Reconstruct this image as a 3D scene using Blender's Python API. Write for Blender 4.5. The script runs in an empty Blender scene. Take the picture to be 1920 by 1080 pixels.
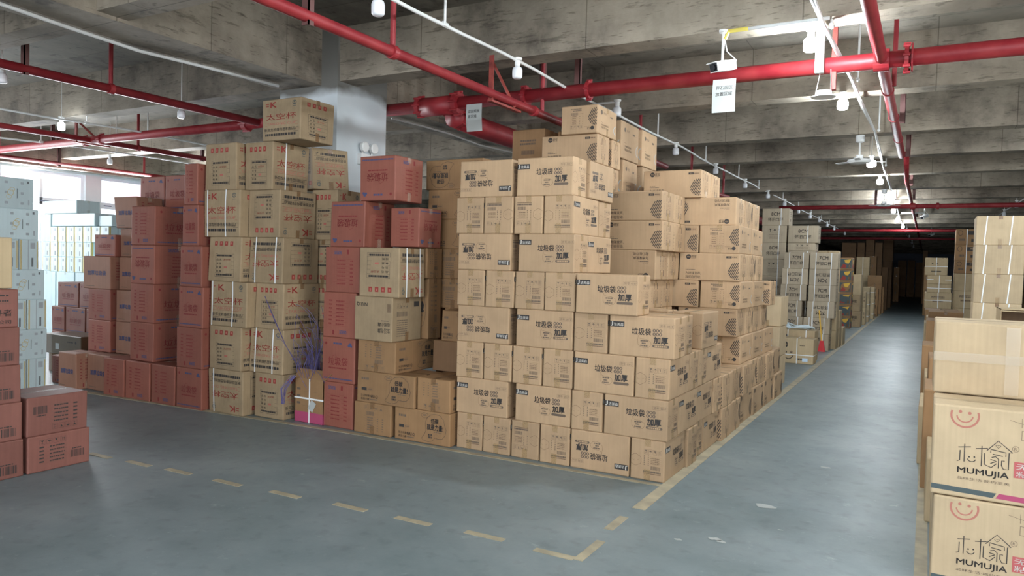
import bpy, math, random
from mathutils import Vector, Matrix
random.seed(7)
S = bpy.context.scene
COL = S.collection

# ------------------------------------------------------------------ camera
YAW, PITCH, ROLL, FPX = 0.5153940615788253, -0.03213631552116709, 0.02791622708529473, 1372.39
def cam_axes():
    cy, sy = math.cos(YAW), math.sin(YAW)
    f = Vector((-sy*math.cos(PITCH), cy*math.cos(PITCH), math.sin(PITCH)))
    r = Vector((cy, sy, 0)); u = r.cross(f)
    return (r*math.cos(ROLL)+u*math.sin(ROLL), -r*math.sin(ROLL)+u*math.cos(ROLL), f)
RR, UU, FF = cam_axes()
EYE = Vector((0, 0, 1.6))
cd = bpy.data.cameras.new('camera'); cam = bpy.data.objects.new('camera', cd); COL.objects.link(cam)
cd.sensor_width = 36; cd.lens = FPX/1920*36; cd.clip_start = .05; cd.clip_end = 300
cam.matrix_world = Matrix(((RR.x, UU.x, -FF.x, EYE.x), (RR.y, UU.y, -FF.y, EYE.y), (RR.z, UU.z, -FF.z, EYE.z), (0, 0, 0, 1)))
S.camera = cam
def at_y(px, py, y):          # point of the plane Y = y seen at a pixel of the photo
    d = FF + RR*(px-960)/FPX - UU*(py-540)/FPX
    return EYE + d*(y/d.y)
def at_z(px, py, z):
    d = FF + RR*(px-960)/FPX - UU*(py-540)/FPX
    return EYE + d*((z-1.6)/d.z)

# ------------------------------------------------------------------ light
S.view_settings.view_transform = 'Standard'; S.view_settings.look = 'None'
S.view_settings.gamma = 1; S.view_settings.use_curve_mapping = False
S.view_settings.exposure = 0.56
S.cycles.use_denoising = True
S.cycles.max_bounces = 7; S.cycles.diffuse_bounces = 5; S.cycles.transparent_max_bounces = 10
S.cycles.sample_clamp_indirect = 6
W = bpy.data.worlds.new('sky'); S.world = W; W.use_nodes = True
bg = W.node_tree.nodes['Background']; bg.inputs[0].default_value = (.80, .90, 1.0, 1); bg.inputs[1].default_value = 2.6
def area(name, loc, target, sx, sy, power, col):
    l = bpy.data.lights.new(name, 'AREA'); l.shape = 'RECTANGLE'; l.size = sx; l.size_y = sy; l.energy = power; l.color = col
    o = bpy.data.objects.new(name, l); COL.objects.link(o); o.location = loc
    o.rotation_euler = (Vector(target)-Vector(loc)).to_track_quat('-Z', 'Y').to_euler(); return o
# added fill behind the camera and from the right; daylight through the left windows
area('added_rear_fill', (-1.0, -7.5, 2.0), (-2.0, 4, 1.6), 9, 3.2, 290, (.95, .97, 1.0))  # added fill; the gate it suggests is invented and unseen
area('added_right_fill', (8.6, 1.5, 2.0), (-2, 5.5, 1.2), 6, 2.4, 420, (1.0, .97, .92))  # added to brighten right-facing sides; this wall has no window
area('window_daylight', (-16.7, 7.2, 2.5), (-6, 4.2, .2), 9, 1.8, 1250, (.92, .96, 1.0))
LAMP_POWER = 500.0

# ------------------------------------------------------------------ materials
MATS = {}
def newmat(name):
    m = bpy.data.materials.new(name); m.use_nodes = True; MATS[name] = m
    return m, m.node_tree.nodes, m.node_tree.links, m.node_tree.nodes['Principled BSDF']
def plain(name, c, rough=.6, metal=0, emit=0, spec=.5, alpha=1):
    m, n, l, b = newmat(name)
    b.inputs['Base Color'].default_value = (*c, 1); b.inputs['Roughness'].default_value = rough
    b.inputs['Metallic'].default_value = metal; b.inputs['Specular IOR Level'].default_value = spec
    if emit:
        b.inputs['Emission Color'].default_value = (*c, 1); b.inputs['Emission Strength'].default_value = emit
    if alpha < 1: b.inputs['Alpha'].default_value = alpha
    return m
def ramp(n, l, src, stops):
    r = n.new('ShaderNodeValToRGB'); e = r.color_ramp.elements
    while len(e) < len(stops): e.new(.5)
    for k, (p, c) in enumerate(stops):
        e[k].position = p; e[k].color = (*c, 1)
    l.new(src, r.inputs[0]); return r
def card(name, c, rough=.75, var=.10, dirt=.12, scuff=0):
    m, n, l, b = newmat(name)
    tc = n.new('ShaderNodeTexCoord'); oi = n.new('ShaderNodeObjectInfo')
    add = n.new('ShaderNodeVectorMath'); add.operation = 'ADD'
    l.new(tc.outputs['Object'], add.inputs[0])
    cmb = n.new('ShaderNodeCombineXYZ'); mu = n.new('ShaderNodeMath'); mu.operation = 'MULTIPLY'; mu.inputs[1].default_value = 40
    l.new(oi.outputs['Random'], mu.inputs[0]); l.new(mu.outputs[0], cmb.inputs[0]); l.new(mu.outputs[0], cmb.inputs[2]); l.new(cmb.outputs[0], add.inputs[1])
    no = n.new('ShaderNodeTexNoise'); no.inputs['Scale'].default_value = 4.5; no.inputs['Detail'].default_value = 5; no.inputs['Roughness'].default_value = .6
    l.new(add.outputs[0], no.inputs['Vector'])
    r = ramp(n, l, no.outputs[0], [(.3, tuple(x*(1-dirt) for x in c)), (.62, c), (.85, tuple(min(1, x*(1+dirt*.6)) for x in c))])
    # flutes of the corrugated board, faint
    wv = n.new('ShaderNodeTexNoise'); wv.inputs['Scale'].default_value = 1; wv.inputs['Detail'].default_value = 2
    mp = n.new('ShaderNodeMapping'); mp.inputs['Scale'].default_value = (60, 60, 1.2); l.new(add.outputs[0], mp.inputs[0]); l.new(mp.outputs[0], wv.inputs['Vector'])
    hs = n.new('ShaderNodeHueSaturation'); l.new(r.outputs[0], hs.inputs['Color'])
    mr = n.new('ShaderNodeMapRange'); mr.inputs['To Min'].default_value = 1-var; mr.inputs['To Max'].default_value = 1+var
    l.new(oi.outputs['Random'], mr.inputs[0])
    m2 = n.new('ShaderNodeMapRange'); m2.inputs['From Min'].default_value = .3; m2.inputs['From Max'].default_value = .7
    m2.inputs['To Min'].default_value = .96; m2.inputs['To Max'].default_value = 1.04; l.new(wv.outputs[0], m2.inputs[0])
    mm = n.new('ShaderNodeMath'); mm.operation = 'MULTIPLY'; l.new(mr.outputs[0], mm.inputs[0]); l.new(m2.outputs[0], mm.inputs[1]); l.new(mm.outputs[0], hs.inputs['Value'])
    l.new(hs.outputs[0], b.inputs['Base Color']); b.inputs['Roughness'].default_value = rough; b.inputs['Specular IOR Level'].default_value = .3
    bp = n.new('ShaderNodeBump'); bp.inputs['Strength'].default_value = .12; bp.inputs['Distance'].default_value = .01
    l.new(no.outputs[0], bp.inputs['Height']); l.new(bp.outputs[0], b.inputs['Normal'])
    return m
card('tan_card', (.44, .30, .18)); card('sand_card', (.42, .285, .17)); card('brown_card', (.30, .175, .085))
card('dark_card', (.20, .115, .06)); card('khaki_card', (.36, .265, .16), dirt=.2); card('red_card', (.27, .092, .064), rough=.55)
card('rust_card', (.30, .15, .10), rough=.6); card('pale_card', (.50, .385, .235)); card('grey_card', (.46, .38, .275)); card('cream_card', (.52, .40, .255))
card('white_card', (.56, .70, .72), rough=.5, dirt=.07); card('inner_card', (.24, .16, .10)); card('olive_card', (.13, .095, .055), rough=.35)
card('near_red_card', (.23, .095, .075), rough=.5)
plain('ink_black', (.035, .030, .028), .7); plain('ink_soft', (.13, .095, .07), .8); plain('ink_red', (.30, .04, .03), .7); plain('ink_pink', (.42, .13, .10), .7); plain('ink_smile', (.44, .17, .13), .8)
plain('ink_blue', (.055, .065, .15), .7); plain('ink_line', (.15, .095, .06), .8); plain('ink_white', (.75, .72, .66), .7); plain('ink_tan', (.44, .29, .165), .8)
plain('ink_rust', (.20, .022, .022), .7); plain('ink_magenta', (.40, .06, .14), .7); plain('ink_slate', (.06, .085, .09), .6); plain('ink_rose', (.46, .10, .10), .6)
plain('ink_gold', (.55, .42, .12), .5); plain('ink_grey', (.33, .38, .40), .7); plain('ink_yellow', (.7, .42, .05), .6)
plain('strap_white', (.82, .84, .84), .4); plain('paper', (.44, .46, .445), .8); plain('label_blue', (.55, .70, .85), .5)
plain('plastic_white', (.82, .83, .82), .35); plain('globe_off', (.86, .88, .92), .3); plain('glass_black', (.01, .01, .012), .15)
plain('lamp_glow', (.86, .95, 1.0), .4, emit=LAMP_POWER); plain('lamp_glow_weak', (.86, .95, 1.0), .4, emit=45)
plain('purple_strap', (.085, .07, .20), .5); plain('steel_dark', (.12, .05, .045), .6); plain('yellow_tube', (.75, .62, .12), .5)
plain('broom_red', (.75, .04, .05), .5); plain('wood_yellow', (.80, .48, .06), .5); plain('rope_white', (.70, .82, .88), .5)
def tape_mat(name, c, alpha, rough=.18):
    m, n, l, b = newmat(name); b.inputs['Base Color'].default_value = (*c, 1); b.inputs['Roughness'].default_value = rough; b.inputs['Alpha'].default_value = alpha
    no = n.new('ShaderNodeTexNoise'); no.inputs['Scale'].default_value = 30; bp = n.new('ShaderNodeBump'); bp.inputs['Strength'].default_value = .12; bp.inputs['Distance'].default_value = .003
    l.new(no.outputs[0], bp.inputs['Height']); l.new(bp.outputs[0], b.inputs['Normal'])
tape_mat('tape_tan', (.46, .31, .15), .42, .3); tape_mat('tape_brown', (.26, .15, .075), .7); tape_mat('tape_clear', (.72, .62, .48), .22, .15)
tape_mat('film', (.85, .92, .95), .16, .08)

def m_concrete(name, base, dark, scale=1.0):
    m, n, l, b = newmat(name)
    g = n.new('ShaderNodeNewGeometry')
    no = n.new('ShaderNodeTexNoise'); no.inputs['Scale'].default_value = 1.1*scale; no.inputs['Detail'].default_value = 9; no.inputs['Roughness'].default_value = .68
    l.new(g.outputs['Position'], no.inputs['Vector'])
    r = ramp(n, l, no.outputs[0], [(.30, dark), (.47, tuple((a*2+c)/3 for a, c in zip(base, dark))), (.58, base), (.78, tuple(min(1, x*1.35) for x in base))])
    no2 = n.new('ShaderNodeTexNoise'); no2.inputs['Scale'].default_value = 5.5; no2.inputs['Detail'].default_value = 6; no2.inputs['Roughness'].default_value = .7
    mp = n.new('ShaderNodeMapping'); mp.inputs['Scale'].default_value = (.4, .4, 2.6); l.new(g.outputs['Position'], mp.inputs[0]); l.new(mp.outputs[0], no2.inputs['Vector'])
    r2 = ramp(n, l, no2.outputs[0], [(.36, (.22, .21, .19)), (.43, (1, 1, 1))])
    mx = n.new('ShaderNodeMix'); mx.data_type = 'RGBA'; mx.blend_type = 'MULTIPLY'; mx.inputs[0].default_value = .5
    l.new(r.outputs[0], mx.inputs[6]); l.new(r2.outputs[0], mx.inputs[7])
    vo = n.new('ShaderNodeTexNoise'); vo.inputs['Scale'].default_value = 17; vo.inputs['Detail'].default_value = 3; l.new(mp.outputs[0], vo.inputs['Vector'])
    r3 = ramp(n, l, vo.outputs[0], [(.32, (.25, .23, .20)), (.37, (1, 1, 1))])
    mx2 = n.new('ShaderNodeMix'); mx2.data_type = 'RGBA'; mx2.blend_type = 'MULTIPLY'; mx2.inputs[0].default_value = .5
    l.new(mx.outputs[2], mx2.inputs[6]); l.new(r3.outputs[0], mx2.inputs[7])
    # form board joints
    br = n.new('ShaderNodeTexBrick'); br.inputs['Scale'].default_value = 1; br.inputs['Brick Width'].default_value = 1.83; br.inputs['Row Height'].default_value = .92
    br.inputs['Mortar Size'].default_value = .006; br.inputs['Color1'].default_value = (1, 1, 1, 1); br.inputs['Color2'].default_value = (.86, .86, .88, 1); br.inputs['Mortar'].default_value = (.35, .33, .31, 1)
    l.new(g.outputs['Position'], br.inputs['Vector'])
    mx3 = n.new('ShaderNodeMix'); mx3.data_type = 'RGBA'; mx3.blend_type = 'MULTIPLY'; mx3.inputs[0].default_value = .7
    l.new(mx2.outputs[2], mx3.inputs[6]); l.new(br.outputs[0], mx3.inputs[7])
    l.new(mx3.outputs[2], b.inputs['Base Color']); b.inputs['Roughness'].default_value = .85
    bp = n.new('ShaderNodeBump'); bp.inputs['Strength'].default_value = .35; bp.inputs['Distance'].default_value = .02
    l.new(no2.outputs[0], bp.inputs['Height']); l.new(bp.outputs[0], b.inputs['Normal'])
    return m
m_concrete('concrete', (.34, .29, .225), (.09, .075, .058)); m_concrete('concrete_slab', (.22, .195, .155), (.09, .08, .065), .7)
def m_floor():
    m, n, l, b = newmat('floor_paint')
    g = n.new('ShaderNodeNewGeometry')
    no = n.new('ShaderNodeTexNoise'); no.inputs['Scale'].default_value = .9; no.inputs['Detail'].default_value = 8; no.inputs['Roughness'].default_value = .65; l.new(g.outputs['Position'], no.inputs['Vector'])
    r = ramp(n, l, no.outputs[0], [(.32, (.135, .180, .190)), (.50, (.185, .232, .245)), (.70, (.250, .295, .305))])
    n2 = n.new('ShaderNodeTexNoise'); n2.inputs['Scale'].default_value = 5.5; n2.inputs['Detail'].default_value = 7; n2.inputs['Roughness'].default_value = .75; l.new(g.outputs['Position'], n2.inputs['Vector'])
    r2 = ramp(n, l, n2.outputs[0], [(.60, (0, 0, 0)), (.66, (.25, .25, .25)), (.76, (.8, .8, .8))])
    mx = n.new('ShaderNodeMix'); mx.data_type = 'RGBA'; l.new(r2.outputs[0], mx.inputs[0]); l.new(r.outputs[0], mx.inputs[6]); mx.inputs[7].default_value = (.42, .46, .46, 1)
    n3 = n.new('ShaderNodeTexNoise'); n3.inputs['Scale'].default_value = 9; n3.inputs['Detail'].default_value = 5; l.new(g.outputs['Position'], n3.inputs['Vector'])
    r3 = ramp(n, l, n3.outputs[0], [(.30, (.72, .72, .72)), (.45, (1, 1, 1))])
    m3 = n.new('ShaderNodeMix'); m3.data_type = 'RGBA'; m3.blend_type = 'MULTIPLY'; m3.inputs[0].default_value = .6; l.new(mx.outputs[2], m3.inputs[6]); l.new(r3.outputs[0], m3.inputs[7])
    l.new(m3.outputs[2], b.inputs['Base Color'])
    mr = n.new('ShaderNodeMapRange'); mr.inputs['To Min'].default_value = .32; mr.inputs['To Max'].default_value = .55; l.new(n2.outputs[0], mr.inputs[0]); l.new(mr.outputs[0], b.inputs['Roughness'])
    bp = n.new('ShaderNodeBump'); bp.inputs['Strength'].default_value = .12; bp.inputs['Distance'].default_value = .01; l.new(n2.outputs[0], bp.inputs['Height']); l.new(bp.outputs[0], b.inputs['Normal'])
m_floor()
def m_noisy(name, c1, c2, scale, rough, zsplit=None):
    m, n, l, b = newmat(name); g = n.new('ShaderNodeNewGeometry')
    no = n.new('ShaderNodeTexNoise'); no.inputs['Scale'].default_value = scale; no.inputs['Detail'].default_value = 6; l.new(g.outputs['Position'], no.inputs['Vector'])
    r = ramp(n, l, no.outputs[0], [(.35, c1), (.65, c2)]); out = r.outputs[0]
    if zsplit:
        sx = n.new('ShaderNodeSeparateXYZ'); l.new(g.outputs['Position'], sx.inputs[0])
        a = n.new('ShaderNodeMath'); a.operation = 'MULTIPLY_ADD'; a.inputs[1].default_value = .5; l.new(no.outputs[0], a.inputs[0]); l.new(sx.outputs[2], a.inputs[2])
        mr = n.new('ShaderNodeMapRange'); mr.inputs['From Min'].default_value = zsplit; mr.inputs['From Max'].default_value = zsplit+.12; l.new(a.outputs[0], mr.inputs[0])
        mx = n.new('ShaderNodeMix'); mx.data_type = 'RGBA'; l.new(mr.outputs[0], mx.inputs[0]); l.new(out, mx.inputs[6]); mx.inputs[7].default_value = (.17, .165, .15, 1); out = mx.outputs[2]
    l.new(out, b.inputs['Base Color']); b.inputs['Roughness'].default_value = rough
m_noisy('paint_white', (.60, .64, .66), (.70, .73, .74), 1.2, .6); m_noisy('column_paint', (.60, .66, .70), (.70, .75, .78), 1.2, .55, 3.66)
m_noisy('pipe_red', (.25, .012, .02), (.33, .03, .035), 6, .5); m_noisy('pipe_dusty', (.28, .05, .05), (.42, .02, .03), 9, .5); m_noisy('rust_red', (.20, .03, .025), (.30, .05, .035), 20, .6)
m_noisy('floor_tape_paint', (.30, .265, .19), (.44, .38, .26), 7, .6); m_noisy('wall_blue_grey', (.20, .23, .30), (.26, .29, .36), .5, .8)
m_noisy('facade_pink', (.75, .36, .38), (.80, .44, .45), .4, .8); m_noisy('facade_white', (.80, .80, .82), (.86, .86, .86), .4, .8)

# ------------------------------------------------------------------ mesh building
class MB:
    def __init__(s): s.v = []; s.f = []; s.m = []; s.names = []
    def slot(s, mat):
        if mat not in s.names: s.names.append(mat)
        return s.names.index(mat)
    def add(s, vs, fs, mat):
        b = len(s.v); k = s.slot(mat); s.v += [tuple(p) for p in vs]
        for f in fs: s.f.append([b+i for i in f]); s.m.append(k)
    def box(s, x0, x1, y0, y1, z0, z1, mat, T=None):
        vs = [Vector((x, y, z)) for z in (z0, z1) for y in (y0, y1) for x in (x0, x1)]
        if T: vs = [T @ p for p in vs]
        s.add(vs, [(0, 2, 3, 1), (4, 5, 7, 6), (0, 1, 5, 4), (2, 6, 7, 3), (0, 4, 6, 2), (1, 3, 7, 5)], mat)
    def tube(s, pts, r, mat, n=12, cap=True, radii=None):
        pts = [Vector(p) for p in pts]; rings = []; up = None
        for i, p in enumerate(pts):
            a = pts[max(0, i-1)]; c = pts[min(len(pts)-1, i+1)]; d = (c-a).normalized()
            if up is None: up = Vector((0, 0, 1)) if abs(d.z) < .9 else Vector((1, 0, 0))
            x = d.cross(up).normalized(); y = x.cross(d).normalized(); up = y
            rr = radii[i] if radii else r
            rings.append([p+x*rr*math.cos(2*math.pi*k/n)+y*rr*math.sin(2*math.pi*k/n) for k in range(n)])
        vs = [q for R_ in rings for q in R_]; fs = []
        for i in range(len(rings)-1):
            for k in range(n): fs.append((i*n+k, i*n+(k+1) % n, (i+1)*n+(k+1) % n, (i+1)*n+k))
        if cap: fs += [tuple(range(n))[::-1], tuple((len(rings)-1)*n+k for k in range(n))]
        s.add(vs, fs, mat)
    def lathe(s, prof, mat, o=(0, 0, 0), n=16, T=None):       # profile of (r, z)
        vs = []; fs = []
        for r, z in prof:
            for k in range(n):
                p = Vector((r*math.cos(2*math.pi*k/n), r*math.sin(2*math.pi*k/n), z))
                vs.append((T @ p if T else p)+Vector(o))
        for i in range(len(prof)-1):
            for k in range(n): fs.append((i*n+k, i*n+(k+1) % n, (i+1)*n+(k+1) % n, (i+1)*n+k))
        fs += [tuple(range(n))[::-1], tuple((len(prof)-1)*n+k for k in range(n))]
        s.add(vs, fs, mat)
    def mesh(s, name, smooth=False):
        me = bpy.data.meshes.new(name); me.from_pydata(s.v, [], s.f)
        for nm in s.names: me.materials.append(MATS[nm])
        me.polygons.foreach_set('material_index', s.m)
        if smooth: me.polygons.foreach_set('use_smooth', [True]*len(s.f))
        me.update(); return me
    def obj(s, name, parent=None, loc=(0, 0, 0), rz=0, smooth=False):
        o = bpy.data.objects.new(name, s.mesh(name, smooth)); COL.objects.link(o); o.location = loc; o.rotation_euler = (0, 0, rz)
        if parent: o.parent = parent
        return o
def tag(o, label, cat, group=None, kind=None):
    o['label'] = label; o['category'] = cat
    if group: o['group'] = group
    if kind: o['kind'] = kind
    return o
def struct(mb, name, smooth=False):
    o = mb.obj(name, smooth=smooth); o['kind'] = 'structure'; return o
def part_label(o, label): o['label'] = label; return o

# ------------------------------------------------------------------ flat print (text and marks) in face coordinates
TXT = {}
def glyphs(s_, bold=0.0, res=2):
    k = (s_, bold, res)
    if k in TXT: return TXT[k]
    c = bpy.data.curves.new('type', 'FONT'); c.body = s_; c.resolution_u = res; c.offset = bold; c.fill_mode = 'FRONT'
    o = bpy.data.objects.new('type', c); COL.objects.link(o)
    me = o.evaluated_get(bpy.context.evaluated_depsgraph_get()).to_mesh()
    vs = [(v.co.x, v.co.y) for v in me.vertices]; fs = [tuple(p.vertices) for p in me.polygons]
    o.evaluated_get(bpy.context.evaluated_depsgraph_get()).to_mesh_clear()
    bpy.data.objects.remove(o); bpy.data.curves.remove(c)
    x0 = min(v[0] for v in vs); x1 = max(v[0] for v in vs); y0 = min(v[1] for v in vs); y1 = max(v[1] for v in vs)
    TXT[k] = ([((x-x0)/(x1-x0), (y-y0)/(y1-y0)) for x, y in vs], fs, (x1-x0)/(y1-y0)); return TXT[k]
class Face:
    """flat marks on a face W wide and H high; coordinates are fractions, u from the left, v from the top"""
    def __init__(s, W_, H_): s.W = W_; s.H = H_; s.items = []
    def poly(s, pts, mat, lay=0): s.items.append(([(u*s.W, (1-v)*s.H) for u, v in pts], [tuple(range(len(pts)))[::-1]], mat, lay))
    def rect(s, u0, v0, u1, v1, mat, lay=0): s.poly([(u0, v0), (u1, v0), (u1, v1), (u0, v1)], mat, lay)
    def frame(s, u0, v0, u1, v1, mat, t=.0015):
        a, b = t/s.W, t/s.H
        s.rect(u0, v0, u1, v0+b, mat); s.rect(u0, v1-b, u1, v1, mat); s.rect(u0, v0, u0+a, v1, mat); s.rect(u1-a, v0, u1, v1, mat)
    def text(s, t, u0, v0, u1, v1, mat, bold=.0, lay=1, res=2, rot=0):
        vs, fs, asp = glyphs(t, 0, res); h = (v1-v0)*s.H*bold*.9      # heavy strokes: the same line printed a hair apart
        for dx, dy in ([(0, 0)] if bold < .004 else [(-h, 0), (h, 0), (0, h), (0, -h)] if bold > .012 else [(-h, 0), (h, 0)]):
            out = []
            for x, y in vs:
                if rot == 90: x, y = 1-y, x
                elif rot == -90: x, y = y, 1-x
                out.append(((u0+(u1-u0)*x)*s.W+dx, (1-v1+(v1-v0)*y)*s.H+dy))
            s.items.append((out, fs, mat, lay))
    def disc(s, u, v, r, mat, lay=0, n=14): s.items.append(([(u*s.W+r*math.cos(2*math.pi*k/n), (1-v)*s.H+r*math.sin(2*math.pi*k/n)) for k in range(n)], [tuple(range(n))], mat, lay))
    def line(s, pts, w, mat, closed=False, lay=0):       # stroke of width w metres
        P = [Vector((u*s.W, (1-v)*s.H)) for u, v in pts]
        if closed: P.append(P[0])
        L = []; R_ = []
        for i, p in enumerate(P):
            a = P[i-1] if i else (P[-2] if closed else p); c = P[i+1] if i < len(P)-1 else (P[1] if closed else p)
            d = (c-a); d = d.normalized() if d.length > 1e-9 else Vector((1, 0)); nn = Vector((-d.y, d.x))*w/2
            L.append(p+nn); R_.append(p-nn)
        k = len(P); s.items.append(([tuple(q) for q in L+R_], [(i, k+i, k+i+1, i+1) for i in range(k-1)], mat, lay))
    def ring(s, u, v, ru, rv, w, mat, a0=0, a1=360, n=28):
        s.line([(u+ru*math.cos(math.radians(a0+(a1-a0)*k/n)), v+rv*math.sin(math.radians(a0+(a1-a0)*k/n))) for k in range(n+1)], w, mat)
    def bars(s, u0, v0, u1, v1, rows, mat, seed=1, fill=.55, word=.03):   # lines of print too small to read
        rnd = random.Random(seed); dv = (v1-v0)/rows
        for i in range(rows):
            u = u0
            while u < u1-.01:
                w = min(word*rnd.uniform(.4, 1.3), u1-u); s.rect(u, v0+i*dv, u+w*.8, v0+i*dv+dv*fill, mat); u += w
    def barcode(s, u0, v0, u1, v1, mat, seed=3):
        rnd = random.Random(seed); u = u0
        while u < u1:
            w = (u1-u0)*rnd.choice((.02, .035, .05)); s.rect(u, v0, min(u+w, u1), v1, mat); u += w*rnd.choice((1.6, 2.0, 2.4))
    def icons(s, u0, v0, u1, v1, mat, n=4, up=True):
        du = (u1-u0)/n
        for i in range(n):
            a = u0+i*du; b = a+du*.8; s.frame(a, v0, b, v1, mat, .0012); c = (a+b)/2; h = v1-v0
            if i == 0: s.poly([(a+du*.15, v0+h*.15), (b-du*.15, v0+h*.15), (c, v0+h*.55)], mat); s.rect(c-du*.03, v0+h*.5, c+du*.03, v0+h*.75, mat); s.rect(c-du*.15, v0+h*.72, c+du*.15, v0+h*.8, mat)
            elif i == 1: s.poly([(a+du*.1, v0+h*.45), (c-du*.12, v0+h*.2), (c+du*.12, v0+h*.2), (b-du*.1, v0+h*.45)], mat); s.rect(c-du*.02, v0+h*.4, c+du*.02, v0+h*.78, mat)
            elif i == 2: s.poly([(c-du*.2, v0+h*.2), (c+du*.15, v0+h*.15), (c+du*.1, v0+h*.5), (c+du*.2, v0+h*.75), (c-du*.05, v0+h*.5)], mat)
            else:
                for q in (-.12, .12): s.rect(c+du*(q-.03), v0+h*.3, c+du*(q+.03), v0+h*.65, mat); s.poly([(c+du*(q-.09), v0+h*.33), (c+du*q, v0+h*.15), (c+du*(q+.09), v0+h*.33)], mat)
                s.rect(c-du*.25, v0+h*.72, c+du*.25, v0+h*.78, mat)
def cloud(f, u, v, ru, rv, w, mat, bumps=7, n=70, amp=.13, ph=0):
    f.line([(u+ru*(1+amp*abs(math.sin(bumps/2*t+ph))-amp/2)*math.cos(t), v+rv*(1+amp*abs(math.sin(bumps/2*t+ph))-amp/2)*math.sin(t)) for t in [2*math.pi*k/n for k in range(n)]], w, mat, closed=True)

K, SO, LN = 'ink_black', 'ink_soft', 'ink_line'
def d_bag_long(f):
    f.rect(.01, .155, .235, .29, K); f.text('J', .022, .165, .055, .275, 'ink_white', .03); f.text('洁美森', .07, .19, .222, .27, 'ink_white', .01)
    f.text('垃圾袋', .355, .285, .645, .455, K, .022)
    for r in (0, 1):
        for k in range(3): f.disc(.695+.047*k, .325+.09*r, .0125, SO); f.rect(.688+.047*k, .305+.09*r, .703+.047*k, .345+.09*r, 'ink_tan', 1)
    f.frame(.765, .16, .985, .25, SO, .001); f.text('货号: 0317', .78, .175, .97, .235, SO)
    f.text('加厚', .69, .475, .90, .645, K, .045)
    f.rect(.69, .67, .905, .735, SO); f.disc(.69, .7025, .0098, SO); f.disc(.905, .7025, .0098, SO); f.bars(.70, .685, .90, .722, 1, 'ink_tan', 5, 1, .025)
    f.line([(.455, .46), (.47, .53), (.52, .55), (.58, .555), (.64, .60), (.655, .67), (.62, .74), (.56, .765), (.49, .745), (.452, .68), (.445, .58)], .0018, LN, True)
    f.bars(.49, .575, .61, .61, 1, SO, 8, 1, .02); f.bars(.51, .635, .58, .67, 1, SO, 9, 1, .03); f.bars(.49, .695, .60, .73, 1, SO, 10, 1, .03)
def d_bag_end(f):
    cloud(f, .15, .52, .17, .135, .0022, LN, 6); f.line([(.05, .50), (.09, .54), (.12, .52)], .0012, LN); f.line([(.2, .53), (.26, .50)], .0012, LN)
    f.icons(.40, .23, .93, .35, SO); 
    for k in range(6): f.rect(.40, .38+.045*k, .425, .40+.045*k, SO); f.rect(.52, .38+.045*k, .545, .40+.045*k, SO); f.line([(.57, .405+.045*k), (.90, .41+.045*k)], .0008, LN)
    f.bars(.60, .43, .85, .60, 4, LN, 3, .35, .05); f.barcode(.60, .635, .88, .72, SO); f.bars(.39, .755, .90, .80, 1, SO, 12, 1, .035); f.bars(.39, .815, .90, .835, 1, LN, 13, 1, .02)
def leaf(f, uc, vc, r, cut=True):
    """round mark of steep slanted stripes, r in metres, cut off by the box edge"""
    W_, H_ = f.W, f.H; cx, cy = uc*W_, (1-vc)*H_; a = math.radians(62); d = Vector((math.cos(a), math.sin(a))); nn = Vector((-d.y, d.x)); sp = r*.185; k = -5
    while k <= 5:
        off = (k+.5)*sp; hh = math.sqrt(max(0, r*r-off*off)); c0 = Vector((cx, cy))+nn*off; segs = [(-hh, hh)]
        if k < 0: segs = [(-hh, -hh*.35), (-hh*.35+r*.10, hh)]
        for a0, a1 in segs:
            p, q = c0+d*a0, c0+d*a1
            if p.x > W_-.004: continue
            if q.x > W_-.004: q = p+(q-p)*((W_-.004-p.x)/(q.x-p.x))
            p.y = max(p.y, .004); q.y = min(q.y, H_-.004)
            f.line([(p.x/W_, 1-p.y/H_), (q.x/W_, 1-q.y/H_)], sp*.55, K)
        k += 1
def d_v_long(f):
    f.disc(.155, .14, .026, K); f.text('vou', .13, .115, .18, .165, 'ink_tan', .01, 1); f.text('君宝', .20, .08, .285, .185, K, .006); f.bars(.20, .205, .285, .215, 1, SO, 1, 1, .01)
    f.rect(.78, .10, .865, .175, K); f.text('货号', .80, .115, .848, .162, 'ink_tan', .01); f.frame(.865, .10, .965, .175, SO, .001); f.bars(.875, .12, .955, .155, 1, LN, 2, 1, .02)
    f.bars(.115, .555, .215, .565, 1, SO, 3, 1, .05); f.bars(.115, .60, .28, .625, 1, SO, 4, 1, .03)
    f.text('为地球发声,', .115, .68, .375, .79, K, .008); f.text('我们在行动.', .115, .82, .375, .93, K, .008)
    leaf(f, .955, .63, .088)
def d_v_info(f):
    f.bars(.26, .11, .56, .145, 1, SO, 1, 1, .03); f.bars(.32, .17, .56, .20, 1, SO, 2, 1, .03); f.barcode(.27, .25, .46, .345, SO); f.bars(.50, .29, .61, .305, 1, SO, 5, 1, .02)
    for k in range(5): f.line([(.28, .40+.065*k), (.46, .40+.065*k)], .0008, LN); f.bars(.31, .37+.065*k, .42, .39+.065*k, 1, LN, k, 1, .03); f.rect(.505, .38+.065*k, .52, .40+.065*k, SO); f.rect(.59, .38+.065*k, .605, .40+.065*k, SO)
    f.icons(.26, .70, .62, .83, SO); f.disc(.865, .82, .020, K); f.text('君宝', .72, .79, .82, .87, K, .004); f.bars(.64, .76, .80, .77, 1, LN, 4, 1, .02)
    leaf(f, .965, .42, .088)
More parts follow.
